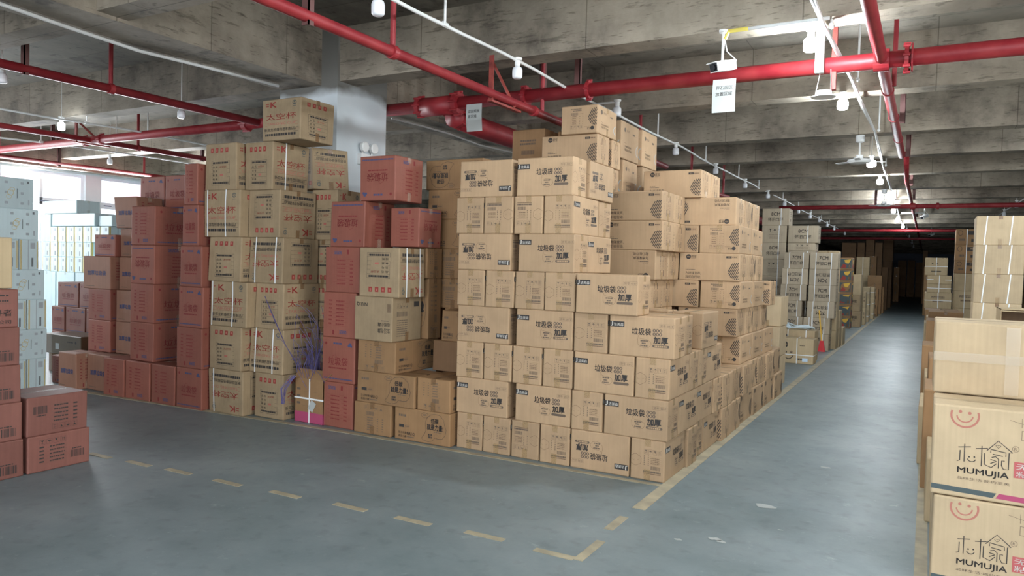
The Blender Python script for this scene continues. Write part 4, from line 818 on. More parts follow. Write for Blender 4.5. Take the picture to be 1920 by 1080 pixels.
# storage cartons and everything farther down the left of the aisle
gy = 24.3
B('G', 'store', -2.42, -1.70, gy, gy+.6, 0, .48, longx=True); B('G', 'store', -2.42, -1.72, gy, gy+.6, .48, .97, longx=True); B('G', 'shoe', -2.42, -1.72, gy, gy+.6, .97, 1.59, longx=True)
FARN = {}
def far(name, pxl, pxr, top, y, hh, kind='dark', look='dark carton', depth=.6, **kw):
    """a column of cartons whose front stands at depth y between two lines of sight"""
    STACK[name] = (FARN[name], lambda o: o[4], 'from the camera')
    a = at_y(pxl, top, y); b = at_y(pxr, top, y); zt = min(a.z, b.z, SLAB-.1); n = max(1, round(zt/hh)); h_ = zt/n
    for k in range(n): B(name, kind, a.x, b.x, y, y+depth, k*h_, (k+1)*h_, look, detail=1, **kw)
for nm, words in dict(f1='first strapped column past storage cartons', f2='second strapped column past storage cartons', f3='third column past storage cartons', f4='fourth column past storage cartons',
    f5='dark column left of the far aisle', f6='tallest dark column by the far aisle', f7='column at the far left aisle corner', f8='low twin block behind storage cartons', f9='wide dark block under the beams', f10='dark block right of the wide one',
    f11='dark labelled column', f12='second dark labelled column', f13='pale block amid dark cartons', f14='dark stub before the tall column', f15='brown stub amid dark cartons', e1='first stack at the far wall', e2='second stack at the far wall', e3='third stack at the far wall',
    r1='first column on right aisle edge, far off', r2='second column on right aisle edge, far off', y1='yellow-edged pile behind cup cartons', y2='picture-printed pile', f0='pale column right behind the storage cartons').items(): FARN[nm] = words
far('f0', 1618, 1624, 547, 25.6, .45, 'info', 'tan carton', longx=True)
far('f1', 1618, 1631, 538, 27.2, .40, 'info', 'tan strapped carton', straps=[('h', .5)]); far('f2', 1628, 1640, 538, 29.0, .34, 'info', 'tan strapped carton', straps=[('h', .5)])
far('f3', 1638, 1647, 541, 31.2, .40, 'brown', 'brown carton'); far('f4', 1646, 1658, 538, 34.0, .42, 'brown', 'brown carton')
far('f5', 1647, 1665, 501, 37.5, .45, 'darkp', 'plain dark carton'); far('f6', 1657, 1676, 443, 42.0, .62, 'darkp', 'tall dark carton', depth=.9); far('f14', 1658, 1673, 489, 40.5, .5, 'dark', 'dark labelled carton')
far('f7', 1676, 1687, 501, 50.0, .5, 'brown', 'brown carton')
far('f8', 1627, 1654, 516, 33.2, .42, 'brown', 'dim brown carton'); far('f13', 1606, 1631, 482, 34.2, .5, 'info', 'pale strapped carton', straps=[('v', .5)])
far('f9', 1579, 1606, 455, 36.5, .5, 'darkp', 'dark wide carton'); far('f10', 1608, 1622, 455, 36.6, .5, 'darkp', 'dark carton'); far('f11', 1624, 1640, 449, 36.7, .5, 'dark', 'dark labelled carton'); far('f12', 1641, 1655, 455, 36.8, .5, 'dark', 'dark labelled carton')
far('f15', 1630, 1644, 480, 36.0, .45, 'brown', 'dim brown carton')
far('y1', 1534, 1573, 470, 22.0, .42, 'plain', 'yellowish open-edged carton'); far('y2', 1575, 1599, 483, 23.4, .36, 'colour', 'picture-printed carton')
far('e1', 1684, 1700, 488, 62.0, .55, 'dark', 'dark carton with band'); far('e2', 1702, 1716, 488, 62.2, .55, 'dark', 'dark carton with band'); far('e3', 1718, 1731, 492, 62.4, .5, 'darkp', 'plain dark carton')
far('r1', 1733, 1745, 500, 34.0, .45, 'brown', 'dim brown carton', sides='FL'); far('r2', 1731, 1740, 470, 48.0, .5, 'darkp', 'dark carton', sides='FL')

# words for every carton: look, course, place in the course, stack
import collections
bys = collections.defaultdict(list)
for e in REG: bys[e[1]].append(e)
CAT = {'W': 'carton', 'WB': 'pack'}
for st, es in bys.items():
    words, key, ref = STACK[st]
    zs = []
    for e in sorted(es, key=lambda e: e[5]):
        if not zs or e[5]-zs[-1][0][5] > .11: zs.append([e])
        else: zs[-1].append(e)
    for c, row in enumerate(zs):
        row.sort(key=key)
        for i, e in enumerate(row):
            lab = e[2]+', '+ordn(c+1)+' layer'
            if len(row) > 1: lab += ', '+ordn(i+1)+' '+ref
            lab += ', '+words
            lab = lab.replace(', , ', ', ')
            w = lab.split()
            if len(w) > 16: print('LONG', lab)
            tag(e[0], lab, 'carton', 'cartons of the '+words)


# ------------------------------------------------------------------ pipes under the beams
def hang(o, x, y, z0, z1, kind):
    m = MB()
    if kind == 'rod': m.tube([(x, y, z0), (x, y, z1)], .022, 'pipe_red', 10)
    elif kind == 'bar': m.box(x-.03, x+.03, y-.006, y+.006, z0-.06, z1, 'steel_dark'); m.box(x+.024, x+.03, y-.006, y+.045, z0-.06, z1, 'steel_dark')
    elif kind == 'tri':
        m.box(x-.025, x+.025, y-.005, y+.005, z0-.05, z1, 'rust_red'); m.box(x-.025, x-.02, y, y+.04, z0-.05, z1, 'rust_red')
        m.tube([(x, y, z1-.05), (x+.02, y+.42, z0-.04)], .018, 'rust_red', 4); m.box(x-.025, x+.025, y-.02, y+.55, z0-.075, z0-.055, 'rust_red')
    m.obj('hanger', o)
def ring_on(o, p, d, r, w, nm='coupling', mat='pipe_red', bolts=0):
    m = MB(); p = Vector(p); d = Vector(d).normalized(); m.tube([p-d*w/2, p+d*w/2], r, mat, 20)
    for k in range(bolts):
        u = d.cross(Vector((0, 0, 1))).normalized(); a = 2*math.pi*k/bolts; q = p+(u*math.cos(a)+Vector((0, 0, 1))*math.sin(a))*(r*.98)
        m.tube([q-d*w*.9, q+d*w*.9], .014, mat, 8)
    m.obj(nm, o)
def pipe(label, pts, r, hangers=(), rings=(), grp='red fire pipes', mat='pipe_red'):
    m = MB(); m.tube(pts, r, mat, 18); o = m.obj('fire_pipe', smooth=True); tag(o, label, 'pipe', grp)
    for x, y, z0, z1, k in hangers: hang(o, x, y, z0, z1, k)
    for p, d, rr, w, b in rings: ring_on(o, p, d, rr, w, bolts=b)
    return o
PY, PZ = 6.97, 3.415
X1, Y1 = (1, 0, 0), (0, 1, 0)
pipe('thick red cross pipe running right from the white column', [(-6.1, PY, PZ), (XR, PY, PZ)], .070,
     [(-3.25, PY+.02, PZ, SLAB, 'bar'), (-3.65, PY, PZ, SLAB, 'bar'), (.95, PY, PZ, SLAB, 'bar')],
     [((-5.24, PY, PZ), X1, .118, .05, 8), ((-4.72, PY, PZ), X1, .128, .06, 8), ((-3.84, PY, PZ), X1, .11, .035, 6), ((-3.1, PY, PZ), X1, .098, .03, 4), ((-.22, PY, PZ), X1, .118, .03, 8), ((-.18, PY, PZ), X1, .118, .012, 0), ((-.41, PY, PZ), X1, .094, .12, 0)])
m = MB(); m.tube([(-5.22, PY, PZ-.01), (-4.74, PY, PZ-.01)], .108, 'pipe_red', 20); o = m.obj('pipe_tee', smooth=True); tag(o, 'fat red tee fitting with bolted flanges beside hanging paper', 'pipe fitting')
ring_on(o, (-4.84, PY+.16, PZ-.10), (0, 1, -.15), .15, .05, 'flange', bolts=8)
pipe('red cross pipe running left of the white column', [(XL+.3, PY, PZ), (-6.12, PY, PZ)], .064, [(-13.0, PY, PZ, SLAB, 'bar')],
     [((-8.2, PY, PZ), X1, .088, .08, 4), ((-12.0, PY, PZ), X1, .08, .05, 4), ((-11.55, PY, PZ), X1, .08, .05, 4)])
pipe('fattest red pipe running back from the tee', [(-4.84, PY+.1, PZ-.12), (-4.86, 7.7, 3.27), (-4.86, 30, 3.27)], .125, [(-4.86, 10.1, 3.3, SLAB, 'bar')])
pipe('red branch pipe passing before the white column', [(-3.63, YN, 3.2), (-3.63, 11.2, 3.2)], .042, [(-3.63, 3.55, 3.2, SLAB, 'bar'), (-3.63, 4.45, 3.2, SLAB, 'rod'), (-3.64, 5.92, 3.2, 3.56, 'tri'), (-3.63, 6.95, 3.2, SLAB, 'rod'), (-3.6, 9.9, 3.2, SLAB, 'rod')],
     [((-3.63, 4.45, 3.2), Y1, .054, .05, 0), ((-3.63, 6.75, 3.2), Y1, .054, .05, 0)])
pipe('red branch pipe over the aisle, nearer length', [(-.43, YN, 3.40), (-.41, 6.97, 3.415), (-.405, 12.5, 3.40)], .048, [(-.35, 7.9, 3.4, SLAB, 'rod'), (-.32, 9.5, 3.4, SLAB, 'bar'), (-.32, 12.2, 3.4, SLAB, 'bar')],
     [((-.41, 8.1, 3.41), Y1, .058, .03, 0), ((-.408, 9.5, 3.41), Y1, .058, .03, 0), ((-.406, 11.0, 3.405), Y1, .058, .03, 0)])
pipe('red branch pipe over the aisle, farther length', [(-.36, 13.0, 3.50), (-.42, 16.0, 3.42), (-.40, 60, 3.38)], .04, [(-.34, 16.2, 3.4, SLAB, 'bar'), (-.34, 19.2, 3.4, SLAB, 'bar'), (-.33, 13.2, 3.48, SLAB, 'rod'), (-.34, 25, 3.4, SLAB, 'bar')])
pipe('dark red pipe at upper left, nearest to camera', [(-7.9, YN, 3.41), (-7.9, 6.9, 3.41)], .047, [(-7.9, 3.96, 3.41, SLAB, 'bar'), (-7.9, 4.86, 3.41, SLAB, 'rod')], [((-7.9, 4.86, 3.41), Y1, .058, .05, 0)])
pipe('red pipe at left, second from camera', [(-11.8, YN, 3.41), (-11.8, 12.2, 3.41)], .044, [(-11.8, 6.70, 3.41, 3.75, 'tri'), (-11.8, 7.75, 3.41, SLAB, 'rod'), (-11.8, 9.0, 3.41, SLAB, 'bar')], [((-11.8, 7.75, 3.41), Y1, .056, .05, 0)])
pipe('red pipe at left, closest to the windows', [(-15.6, YN, 3.41), (-15.6, 13.0, 3.41)], .04, [(-15.6, 8.5, 3.41, SLAB, 'bar'), (-15.6, 10.4, 3.41, SLAB, 'rod'), (-15.6, 7.4, 3.41, SLAB, 'rod')])
pipe('thin red cross pipe far down the hall', [(-3.5, 20.5, 3.3), (XR, 20.5, 3.3)], .055, [(-1.2, 20.5, 3.3, SLAB, 'bar')], [((.15, 20.5, 3.3), X1, .08, .06, 0), ((-.38, 20.5, 3.3), X1, .08, .12, 0)])
pipe('second far red cross pipe', [(-8, 31.5, 3.3), (XR, 31.5, 3.3)], .05); pipe('farthest red cross pipe', [(-10, 38.5, 3.3), (XR, 38.5, 3.3)], .055)
pipe('short red pipe end over the summit pile', [(-3.9, 12.2, 3.12), (-3.6, 15.2, 3.10)], .04, [(-3.63, 14.9, 3.12, SLAB, 'rod'), (-3.8, 13.2, 3.12, SLAB, 'rod')])

# ------------------------------------------------------------------ conduits and lamps
def conduit(label, pts, r=.014, rods=(), mat='plastic_white'):
    m = MB(); m.tube(pts, r, mat, 8); o = m.obj('conduit', smooth=True); tag(o, label, 'conduit')
    for x, y, z in rods:
        q = MB(); q.tube([(x, y, z), (x, y, SLAB)], .010, 'plastic_white', 8); q.tube([(x, y-.03, z), (x, y+.03, z)], r+.006, 'plastic_white', 8); q.obj('hanger_rod', o)
    return o
def bulb(px, py, z, label, on=0, group=None, drop=.10, r=.047, zm=None):
    """T-shaped bulb in a holder; z is the height of the middle of the globe"""
    p = at_z(px, py, z); e = bpy.data.objects.new('light_bulb', None); COL.objects.link(e); e.location = p
    tag(e, label, 'light bulb', group)
    s = MB(); s.lathe([(.018, .045), (.026, .06), (.026, .10), (.040, .105), (.042, .125), (.0, .127)], 'plastic_white', n=14); s.obj('socket', e, smooth=False)
    under = any(y_-.02 < p.y < y_+.29 for y_ in BY) or -6.52 < p.x < -5.91; top = (BEAM if under else SLAB)-p.z
    q = MB()
    if group and 'left conduit' in group: q.tube([(0, 0, .10), (0, 0, CZ-p.z), (-3.35-p.x, 0, CZ-p.z)], .012, 'plastic_white', 8)
    else: q.tube([(0, 0, .10), (0, 0, top)], .006, 'plastic_white', 6)
    q.obj('stem', e)
    g = MB(); g.lathe([(.001, -.062), (r*.75, -.060), (r*.96, -.048), (r, -.02), (r, .015), (r*.86, .036), (.022, .050)], ('globe_off', 'lamp_glow', 'lamp_glow_weak')[on], n=16); g.obj('globe', e, smooth=True)
    return e
CZ = 3.46
pts = [(-3.36+.02*math.sin(y*1.3), y, CZ+.008*math.sin(y*2.4)) for y in [-4+.6*k for k in range(36)]]
conduit('white conduit crossing above the front stack with unlit bulbs', pts, .015, [(-3.36, y, CZ) for y in (2.3, 4.75, 7.2, 9.95, 12.5, 15.0, 17.0)])
conduit('white conduit carrying bulbs farther down the hall', [(-3.3+.02*math.sin(y), y, 3.45) for y in [18.5+.8*k for k in range(20)]], .013, [(-3.3, y, 3.45) for y in (19.8, 22.4, 25, 27.6, 30)])
BYS = BY
LP = [(709, 13), (970, 135), (1157, 208), (1267, 283), (1342, 320), (1397, 347), (1440, 367), (1471, 382), (1497, 396), (1519, 406), (1536, 413), (1551, 422), (1564, 429), (1584, 438)]
for k, (px, py) in enumerate(LP):
    bulb(px, py, 3.36, 'unlit white bulb, %s from the camera along the left conduit' % ordn(k+1), 0, 'unlit bulbs along the left conduit')
AX = [(1502, -60), (1525, 0), (1546, 50), (1572, 100), (1598, 150), (1618, 200), (1640, 245), (1650, 285), (1655, 310), (1668, 345), (1676, 372), (1688, 412), (1700, 440), (1708, 455), (1716, 470)]
for q in range(3):
    pts = [at_z(px+(q-1)*3.5*(1 if i % 2 else .3)*max(.1, 1-i/14), py, 3.50+.012*((i+q) % 3)) for i, (px, py) in enumerate(AX)]
    conduit(['left white wire of the bundle over the aisle', 'middle white wire of the bundle over the aisle', 'right white wire of the bundle over the aisle'][q], pts, (.013, .012, .010)[q], [] if q != 1 else [(p.x+.05, p.y, p.z) for p in pts[2:12:2]])
for k, (px, py, on, dz) in enumerate([(1520, 82, 1, 3.42), (1580, 195, 1, 3.44), (1650, 340, 1, 3.42), (1668, 381, 1, 3.42), (1675, 395, 1, 3.42), (1683, 412, 1, 3.42)]):
    bulb(px, py, dz, 'glowing white bulb over the aisle, %s from the camera' % ordn(k+1), on, 'glowing bulbs over the aisle', r=.055)
for k, (px, py) in enumerate([(1693, 425), (1700, 433), (1705, 446), (1710, 455), (1713, 463)]): bulb(px, py, 3.4, ('unlit bulb at the far end, %s after the glowing ones' % ordn(k) if k else 'faintly glowing bulb after the bright ones'), 0 if k else 1, 'unlit bulbs at the far end' if k else None)
# glowing bulbs of the same row over and behind the camera
for k, y in enumerate((3.65, 1.1, -1.5)):
    e = bulb(1520, 82, 3.42, 'glowing bulb overhead out of the picture, %s back' % ordn(k+1), 1, 'glowing bulbs over the aisle', r=.055); e.location = (-.95+.0*k, y, 3.42)
for k, (x, y) in enumerate(((2.5, -1.4), (2.5, 1.1), (2.5, 3.66), (2.5, 6.2), (2.5, 8.8), (2.5, 11.4))):  # unseen row, filled out with added bulbs to light right-facing sides
    e = bulb(1520, 82, 3.42, 'added unseen glowing bulb of the next aisle right, %s' % ordn(k+1), 1, 'added unseen bulbs of the next aisle', r=.055); e.location = (x, y, 3.42)
e = bulb(1634, 306, 3.40, 'weak downlight above the aisle next to the fan', 2, r=.07)
for k, (px, py, on, w) in enumerate([(115, 236, 2, 'glowing bulb at upper left under the beam'), (340, 213, 0, 'unlit bulb left of the topmost space-cup carton'), (206, 302, 0, 'unlit bulb in front of the window pier'), (4, 145, 0, 'unlit bulb at the left picture edge')]): bulb(px, py, 3.38, w, on)
for k, (px, py) in enumerate([(1883, 401), (1906, 385)]): bulb(px, py, 3.38, ['unlit bulb above the tall strapped stack', 'unlit bulb at the right picture edge'][k], 0)
conduit('grey cable along the big girder, upper left', [at_z(px, py, 3.5) for px, py in ((-80, -20), (0, 7), (130, 52), (260, 95), (390, 127), (522, 161))], .016)
conduit('white conduit at left behind the second red pipe', [at_z(px, py, 3.45) for px, py in ((-80, 190), (80, 218), (240, 243), (377, 270), (470, 288))], .014, [(lambda p: (p.x, p.y, p.z))(at_z(px, py, 3.45)) for px, py in ((163, 231), (277, 251))])
conduit('white conduit at left above the windows', [at_z(px, py, 3.45) for px, py in ((-80, 249), (120, 272), (250, 290), (380, 310), (450, 322))], .014, [(lambda p: (p.x, p.y, p.z))(at_z(px, py, 3.45)) for px, py in ((77, 266), (218, 286))])
conduit('slack grey cable right of the white column', [at_z(px, py, 3.5) for px, py in ((735, 222), (790, 236), (840, 250), (900, 272), (980, 290))], .012)
conduit('white conduit at the right edge over strapped stack', [at_z(px, py, 3.45) for px, py in ((1862, 412), (1885, 395), (1925, 370))], .014)
# conduit with a security camera on the second beam
yb = 6.03
o = conduit('white conduit along the beam feeding the security camera', [(-1.32, yb, 3.53), (-.98, yb, 3.53), (-.72, yb, 3.53)], .014)
q = MB(); q.tube([(-1.50, yb, 3.47), (-1.47, yb, 3.53), (-1.32, yb, 3.53)], .016, 'yellow_tube', 8); q.obj('yellow_sleeve', o); part_label(o.children[0], 'yellow sleeve')
def seccam(p, label, s=1.0, heading=(-.55, -1, -.28)):
    e = bpy.data.objects.new('security_camera', None); COL.objects.link(e); e.location = p; tag(e, label, 'camera'); e.scale = (s, s, s)
    m = MB(); m.tube([(0, 0, .29), (0, 0, .03)], .011, 'plastic_white', 10); m.lathe([(.035, .27), (.035, .29)], 'plastic_white'); m.obj('bracket', e)
    d = Vector(heading).normalized(); T = d.to_track_quat('Y', 'Z').to_matrix().to_4x4()
    m = MB(); m.box(-.042, .042, -.12, .10, -.040, .030, 'plastic_white', T); m.box(-.050, .050, -.10, .125, .030, .037, 'plastic_white', T); m.obj('housing', e)
    m = MB(); m.box(-.038, .038, .10, .104, -.036, .028, 'glass_black', T); m.lathe([(.026, .0), (.026, .012)], 'glass_black', T @ Vector((0, .104, -.004)), 14, T.to_3x3().to_4x4() @ Matrix.Rotation(-math.pi/2, 4, 'X')); m.obj('lens', e)
    m = MB(); m.tube([(0, .01, .26), (.03, .02, .12), (.10, .05, .05), (.08, .06, .0), (.03, .04, -.01)], .005, 'plastic_white', 6); m.obj('cable', e)
seccam((-1.52, 6.05, 3.26), 'white security camera hanging above the right paper sign')
seccam(at_z(1733, 406, 3.3), 'small security camera far down the hall', 1.1, (-.7, -1, -.4)); seccam(at_z(1746, 440, 3.36), 'smaller security camera over the right aisle stack', 1.2, (-.7, -1, -.4))
conduit('white conduit leading to the far security camera', [at_z(px, py, 3.4) for px, py in ((1690, 399), (1730, 399), (1736, 405))], .02)
# paper signs
def paper(px0, px1, pt, y, lines, label, tilt):
    a = at_y(px0, pt, y); b = at_y(px1, pt, y); w = b.x-a.x; h = w*1.36; m = MB(); z1 = PZ-.07; z0 = z1-h
    n = 5; bow = lambda k: .012*math.sin(k/n*math.pi)+tilt*k/n
    for sgn, off in ((0, 0), (1, .0012)):
        vs = [(x, y-.01-bow(k)+off, z1+.02-(h+.02)*k/n) for k in range(n+1) for x in (a.x, b.x)]
        m.add(vs, [(2*k, 2*k+2, 2*k+3, 2*k+1) if sgn == 0 else (2*k, 2*k+1, 2*k+3, 2*k+2) for k in range(n)], 'paper')
    o = m.obj('paper_sign'); tag(o, label, 'sign')
    t = MB()
    for r, s_ in enumerate(lines):
        vs, fs, asp = glyphs(s_, .0, 2); hh = w*.17; ww = min(hh*asp, w*.74); v0 = z0+h*(.72-.20*r)
        t.add([(a.x+w*.14+q[0]*ww, y-.0125-bow(n*(1-(v0+q[1]*hh-z0)/h)), v0+q[1]*hh) for q in vs], fs, 'ink_black')
    t.obj('lettering', o)
paper(1337, 1380, 172, PY-.085, ('界石园区', '放置区域'), 'white paper sign taped on the red pipe below the security camera', .01)
paper(875, 904, 220, PY-.085, ('菜园坝放', '置区域'), 'white paper sign on the red pipe left of the summit pile', -.02)
# pale bar, dangling downlight, fans
m = MB(); m.box(-.92, -.85, PY-.14, PY-.09, 3.33, 3.78, 'plastic_white'); m.box(-.92, -.85, PY-.14, PY+.09, 3.775, 3.785, 'plastic_white'); m.box(-.80, -.76, PY-.03, PY+.03, 3.2, SLAB, 'rust_red'); o = m.obj('pipe_bracket'); tag(o, 'pale flat bracket bar holding the cross pipe at the first glowing bulb', 'bracket')
e = bpy.data.objects.new('downlight', None); COL.objects.link(e); e.location = (-.85, PY-.05, 3.14); tag(e, 'loose round downlight dangling on two wires below the pipe', 'light')
m = MB(); m.lathe([(.0, -.006), (.10, -.008), (.105, 0), (.07, .012), (.065, .045), (0, .05)], 'plastic_white', n=24); m.obj('lamp_housing', e)
m = MB(); m.tube([(-.07, 0, .01), (-.03, 0, .24)], .003, 'plastic_white', 6); m.obj('wire', e); m = MB(); m.tube([(.06, 0, .01), (.05, 0, .24)], .003, 'plastic_white', 6); m.obj('wire', e)
def fan(x, y, ztop, label):
    e = bpy.data.objects.new('ceiling_fan', None); COL.objects.link(e); e.location = (x, y, ztop); tag(e, label, 'ceiling fan')
    m = MB(); m.lathe([(.03, -.10), (.055, -.09), (.06, -.02), (.06, 0)], 'plastic_white'); m.obj('canopy', e)
    m = MB(); m.tube([(0, 0, -.09), (0, 0, -.30)], .013, 'plastic_white', 10); m.obj('rod', e)
    m = MB(); m.lathe([(.02, -.27), (.05, -.275), (.05, -.32), (.15, -.34), (.16, -.36), (.13, -.385), (0, -.39)], 'plastic_white', n=22); m.obj('motor', e)
    for k in range(3):
        m = MB(); a = 2*math.pi*k/3+.5; T = Matrix.Rotation(a, 4, 'Z') @ Matrix.Translation((0, 0, -.36)) @ Matrix.Rotation(.10, 4, 'X'); m.box(.14, .36, -.035, .035, -.003, .003, 'plastic_white', T); m.obj('blade', e)
fan(-.90, 11.42, BEAM, 'white ceiling fan with short rod beside the weak downlight'); fan(-.93, 18.75, BEAM, 'farther white ceiling fan near the fourth glowing bulb')
# emergency light on the column
e = bpy.data.objects.new('emergency_light', None); COL.objects.link(e); e.location = (-5.67, 6.50, 2.76); tag(e, 'white twin-head emergency light on the white column', 'light')
m = MB(); m.box(0, .06, -.13, .13, -.07, .05, 'plastic_white'); m.obj('battery_box', e)
for y_ in (-.085, .075):
    m = MB(); T = Matrix.Rotation(math.pi/2, 4, 'Y'); m.lathe([(.02, -.02), (.055, -.01), (.06, .03), (.05, .04), (0, .042)], 'plastic_white', (.05, y_, .125), 18, T); m.tube([(.03, y_, .04), (.04, y_, .09)], .01, 'plastic_white', 6); m.obj('lamp_head', e)

# ------------------------------------------------------------------ floor marks
def strip(pts, label, grp='painted floor lines'):
    m = MB(); m.add([(x, y, .0035) for x, y in pts]+[(x, y, .0005) for x, y in pts], [tuple(range(len(pts)))]+[(i, i+len(pts), (i+1) % len(pts)+len(pts), (i+1) % len(pts)) for i in range(len(pts))], 'floor_tape_paint'); o = m.obj('floor_line'); tag(o, label, 'floor marking', grp)
for k, (px, py) in enumerate([(185, 855), (258, 870), (333, 885), (425, 906), (533, 928), (655, 952), (773, 978), (907, 1006)]):
    p = at_z(px, py, 0); strip([(p.x-.13, p.y-.02), (p.x+.13, p.y-.015), (p.x+.13, p.y+.035), (p.x-.13, p.y+.03)], 'short yellowish floor dash, %s from the left' % ordn(k+1), 'short floor dashes in front of the stacks')
strip([(-1.86, 3.60), (-1.62, 3.60), (-1.62, 3.655), (-1.86, 3.65)], 'yellowish dash at the corner, crosswise'); strip([(-1.62, 3.62), (-1.565, 3.62), (-1.565, 3.95), (-1.62, 3.95)], 'yellowish dash at the corner, pointing down the aisle')
strip([(-1.66, 4.15), (-1.60, 4.15), (-1.60, 4.42), (-1.66, 4.42)], 'yellowish dash between corner mark and front stack'); strip([(-1.65, 4.62), (-1.56, 4.62), (-1.56, 60), (-1.62, 60)], 'long yellowish line along the left aisle edge')
strip([(-9.3, 4.76), (-4.6, 5.10), (-1.65, 5.19), (-1.65, 5.24), (-4.6, 5.16), (-9.3, 4.84)], 'yellowish line along the foot of the stacks'); strip([(0, 2.0), (.065, 2.0), (.065, 60), (0, 60)], 'long yellowish line along the right aisle edge')
for k, (px, py, r) in enumerate([(1435, 949, .05), (1341, 1011, .03), (1463, 994, .012), (1272, 1012, .018), (1352, 1016, .025), (1548, 877, .03)]):
    p = at_z(px, py, 0); m = MB(); rnd = random.Random(k); N = 12; P = [(p.x+r*1.5*rnd.uniform(.6, 1.1)*math.cos(2*math.pi*i/N), p.y+r*rnd.uniform(.5, 1.1)*math.sin(2*math.pi*i/N)) for i in range(N)]
    m.add([(x, y, .002) for x, y in P], [tuple(range(N))], 'paper'); o = m.obj('paint_spot'); tag(o, 'small white paint spot on the floor, '+['largest one', 'second largest', 'tiny one', 'lowest left one', 'right beside another', 'nearest the front stack'][k], 'stain', 'white paint spots')

# ------------------------------------------------------------------ small things between the stacks
def loosebox():
    e = bpy.data.objects.new('open_carton', None); COL.objects.link(e); e.location = (-5.19, 5.38, 0); tag(e, 'small open carton with magenta base holding purple straps', 'carton')
    m = MB(); w, d, h = .19, .17, .43
    m.box(-w, w, -d, -d+.006, 0, h, 'brown_card'); m.box(-w, w, d-.006, d, 0, h, 'brown_card'); m.box(-w, -w+.006, -d, d, 0, h, 'brown_card'); m.box(w-.006, w, -d, d, 0, h, 'brown_card'); m.box(-w, w, -d, d, 0, .01, 'brown_card')
    ident = lambda p: p
    print_on(m, ident, 'F', 2*w, 2*d, h, d_strawbox); print_on(m, ident, 'R', 2*w, 2*d, h, d_strawbox); m.obj('body', e)
    m = MB(); T = Matrix.Translation((0, -d, h)) @ Matrix.Rotation(-.5, 4, 'X'); m.box(-w, w, 0, .005, 0, .10, 'brown_card', T); m.obj('flap', e)
    m = MB(); T = Matrix.Translation((w, 0, h)) @ Matrix.Rotation(.9, 4, 'Y'); m.box(0, .005, -d, d, 0, .12, 'brown_card', T); m.obj('flap', e)
    m = MB(); m.box(.0, .014, -d-.003, -d-.001, .0, h, 'strap_white'); m.box(-w-.002, w+.002, -d-.004, -d-.002, .23, .245, 'strap_white'); m.obj('strap', e)
    m = MB(); T = Matrix.Translation((.045, -d-.006, .17)) @ Matrix.Rotation(.5, 4, 'Y'); m.box(-.035, .035, 0, .002, -.05, .05, 'paper', T); m.obj('tag', e)
loosebox()
m = MB(); rnd = random.Random(21)
for k in range(64):
    a = Vector((-5.26+rnd.gauss(0, .07), 5.38+rnd.gauss(0, .05), .12)); up = .55+abs(rnd.gauss(0, .34)); b = a+Vector((rnd.gauss(.02, .08), rnd.gauss(-.08, .06), up*.7)); c = b+Vector((rnd.gauss(0, .12), rnd.gauss(-.04, .05), rnd.uniform(-.15, .3)))
    b.y = max(b.y, 5.10); c.y = max(c.y, 5.06); m.tube([a, a.lerp(b, .5)+Vector((rnd.gauss(0, .02), 0, 0)), b, b.lerp(c, .6)+Vector((0, 0, .02)), c], .0022, 'purple_strap', 4)
for k in range(5):
    a = Vector((-5.3, 5.2, .5)); m.tube([a, a+Vector((-.1, -.10, .25)), a+Vector((-.26-.03*k, -.12, .52+.05*k))], .003, 'purple_strap', 4)
for k in range(10):
    a = Vector((-5.40, 5.08, .18)); m.tube([a+Vector((rnd.gauss(0, .015), 0, 0)), a+Vector((rnd.gauss(0, .02), rnd.gauss(0, .01), .15)), (-5.32+rnd.gauss(0, .02), 5.15, .46)], .003, 'purple_strap', 4)
o = m.obj('loose_straps'); tag(o, 'tangle of purple packing straps sticking out of a small open carton', 'packing straps', kind='stuff')
def tube_thing(name, pts, r, mat, label, cat, n=10):
    m = MB(); m.tube(pts, r, mat, n); o = m.obj(name, smooth=True); tag(o, label, cat); return o
cx, cy, cz = -2.0, 14.22, .575
pts = []
for k in range(60):
    t = k/59*4*math.pi; pts.append((cx+.26*math.cos(t)*(1 if k < 30 else .8), cy+.14*math.sin(t), cz+.012+.05*abs(math.sin(t*1.5))*(.5+k/90)))
pts += [(cx+.1, cy-.1, cz+.02), (cx-.12, cy-.16, cz+.03), (cx-.2, cy-.05, cz+.10), (cx-.05, cy+.05, cz+.04), (cx+.2, cy-.1, cz+.03)]
tube_thing('rope', pts, .013, 'rope_white', 'coil of pale blue rope on top of the strapped carton', 'rope', 8)
bp_ = at_z(1540, 659, 0)
e = bpy.data.objects.new('broom', None); COL.objects.link(e); e.location = bp_; tag(e, 'broom with yellow handle and red bristles leaning by the cup cartons', 'broom')
tp_ = at_y(1535, 569, bp_.y+.25)-bp_
m = MB(); m.tube([(0, 0, .2), tuple(tp_)], .013, 'wood_yellow', 8); m.obj('handle', e)
m = MB(); vs = [(-.03, -.03, .22), (.03, -.03, .22), (.03, .03, .22), (-.03, .03, .22), (-.07, -.04, .0), (.07, -.04, 0), (.07, .04, 0), (-.07, .04, 0)]; m.add(vs, [(0, 1, 2, 3), (4, 7, 6, 5), (0, 4, 5, 1), (1, 5, 6, 2), (2, 6, 7, 3), (3, 7, 4, 0)], 'broom_red'); m.obj('bristles', e)
tube_thing('pole', [tuple(at_z(1521, 668, 0)), tuple(at_y(1523, 584, 15.7))], .014, 'plastic_white', 'thin white pole leaning on the 7CM cup cartons', 'pole')
m = MB(); x0, x1, y0, y1, z0, z1 = -9.59, -8.975, 3.86, 4.84, 0.01, 2.44
n = 6; rnd = random.Random(3)
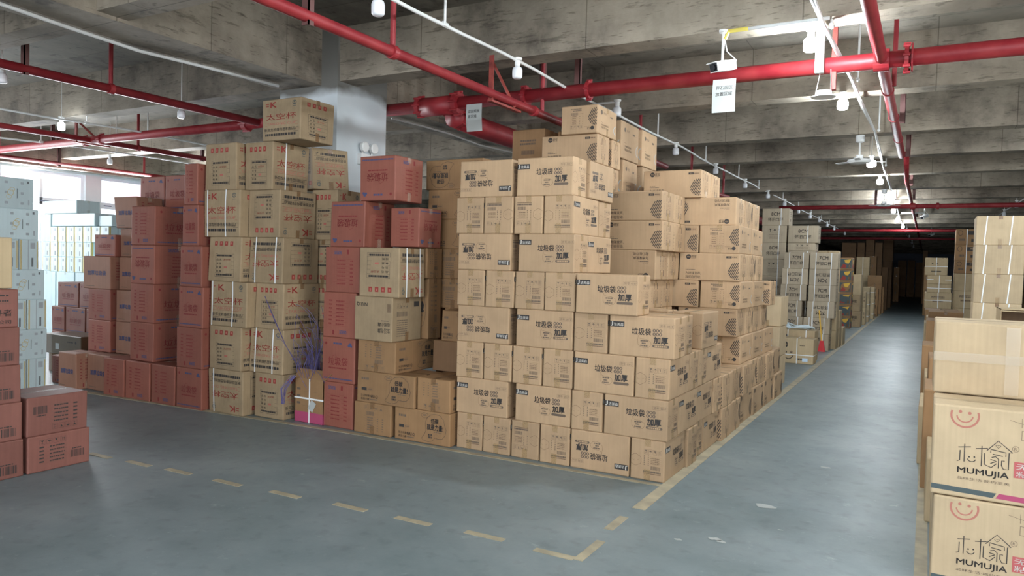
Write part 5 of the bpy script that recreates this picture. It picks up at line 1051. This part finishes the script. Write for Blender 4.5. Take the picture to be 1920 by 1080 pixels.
for (ax, ay), (bx_, by_) in (((x0, y0), (x1, y0)), ((x1, y0), (x1, y1))):
    vs = []
    for i in range(9):
        for j in range(7):
            vs.append((ax+(bx_-ax)*i/8+rnd.uniform(-.006, .006), ay+(by_-ay)*i/8+rnd.uniform(-.010, .0), z0+(z1-z0)*j/6))
    m.add(vs, [(i*7+j, (i+1)*7+j, (i+1)*7+j+1, i*7+j+1) for i in range(8) for j in range(6)], 'film')
o = m.obj('stretch_film'); tag(o, 'clear stretch film around the pale blue wrapped stack', 'plastic film')

# ------------------------------------------------------------------ the cartons that show least become one mass
def gather():
    """how much of each carton the view shows: rays against the cartons' boxes"""
    from mathutils.bvhtree import BVHTree
    vs = []; fs = []; own = []
    for e in REG:
        o = e[0]; c = [o.matrix_world @ Vector(q) for q in o.bound_box]; b = len(vs); vs += c
        for f in ((0, 1, 2, 3), (4, 5, 6, 7), (0, 1, 5, 4), (2, 3, 7, 6), (1, 2, 6, 5), (0, 3, 7, 4)): fs.append([b+i for i in f]); own.append(o.name)
    T = BVHTree.FromPolygons(vs, fs); cnt = collections.Counter(); NX, NY = 640, 360
    for j in range(NY):
        for i in range(NX):
            h = T.ray_cast(EYE, (FF+RR*((i+.5)*1920/NX-960)/FPX-UU*((j+.5)*1080/NY-540)/FPX).normalized())
            if h[0] is not None: cnt[own[h[2]]] += 1
    return cnt
bpy.context.view_layer.update()
CNT = gather()
packs = [e for e in REG if e[0].data.materials and e[2] == LOOK['wpack']]
for e in packs: e[0].name = 'slim_pack'; e[0]['category'] = 'pack'
bales = [e for e in REG if 'white' in e[2] and e not in packs]
for e in bales: e[0].name = 'wrapped_block'; e[0]['category'] = 'wrapped block'
def melt(objs, name, label, cat):
    m = MB()
    for o in objs:
        for q in [o]+list(o.children):
            M_ = q.matrix_world; me = q.data; names = [x.name for x in me.materials]; b = len(m.v)
            m.v += [tuple(M_ @ v.co) for v in me.vertices]
            for p in me.polygons: m.f.append([b+i for i in p.vertices]); m.m.append(m.slot(names[p.material_index]))
    for o in objs:
        for c in list(o.children): bpy.data.objects.remove(c)
        bpy.data.objects.remove(o)
    r = m.obj(name); tag(r, label, cat, kind='stuff'); return r
cart = [e for e in REG if e not in packs and e not in bales]
score = {e[0].name: CNT.get(e[0].name, 0) for e in cart}
cart.sort(key=lambda e: -score[e[0].name])
KEEP = 298
print('CARTONS', len(cart), 'seen', sum(1 for e in cart if score[e[0].name] > 0), 'smallest kept', score[cart[min(KEEP, len(cart))-1][0].name])
melt([e[0] for e in cart[KEEP:]], 'carton_mass', 'cartons inside the stacks and at the far ends, hardly showing', 'cartons')
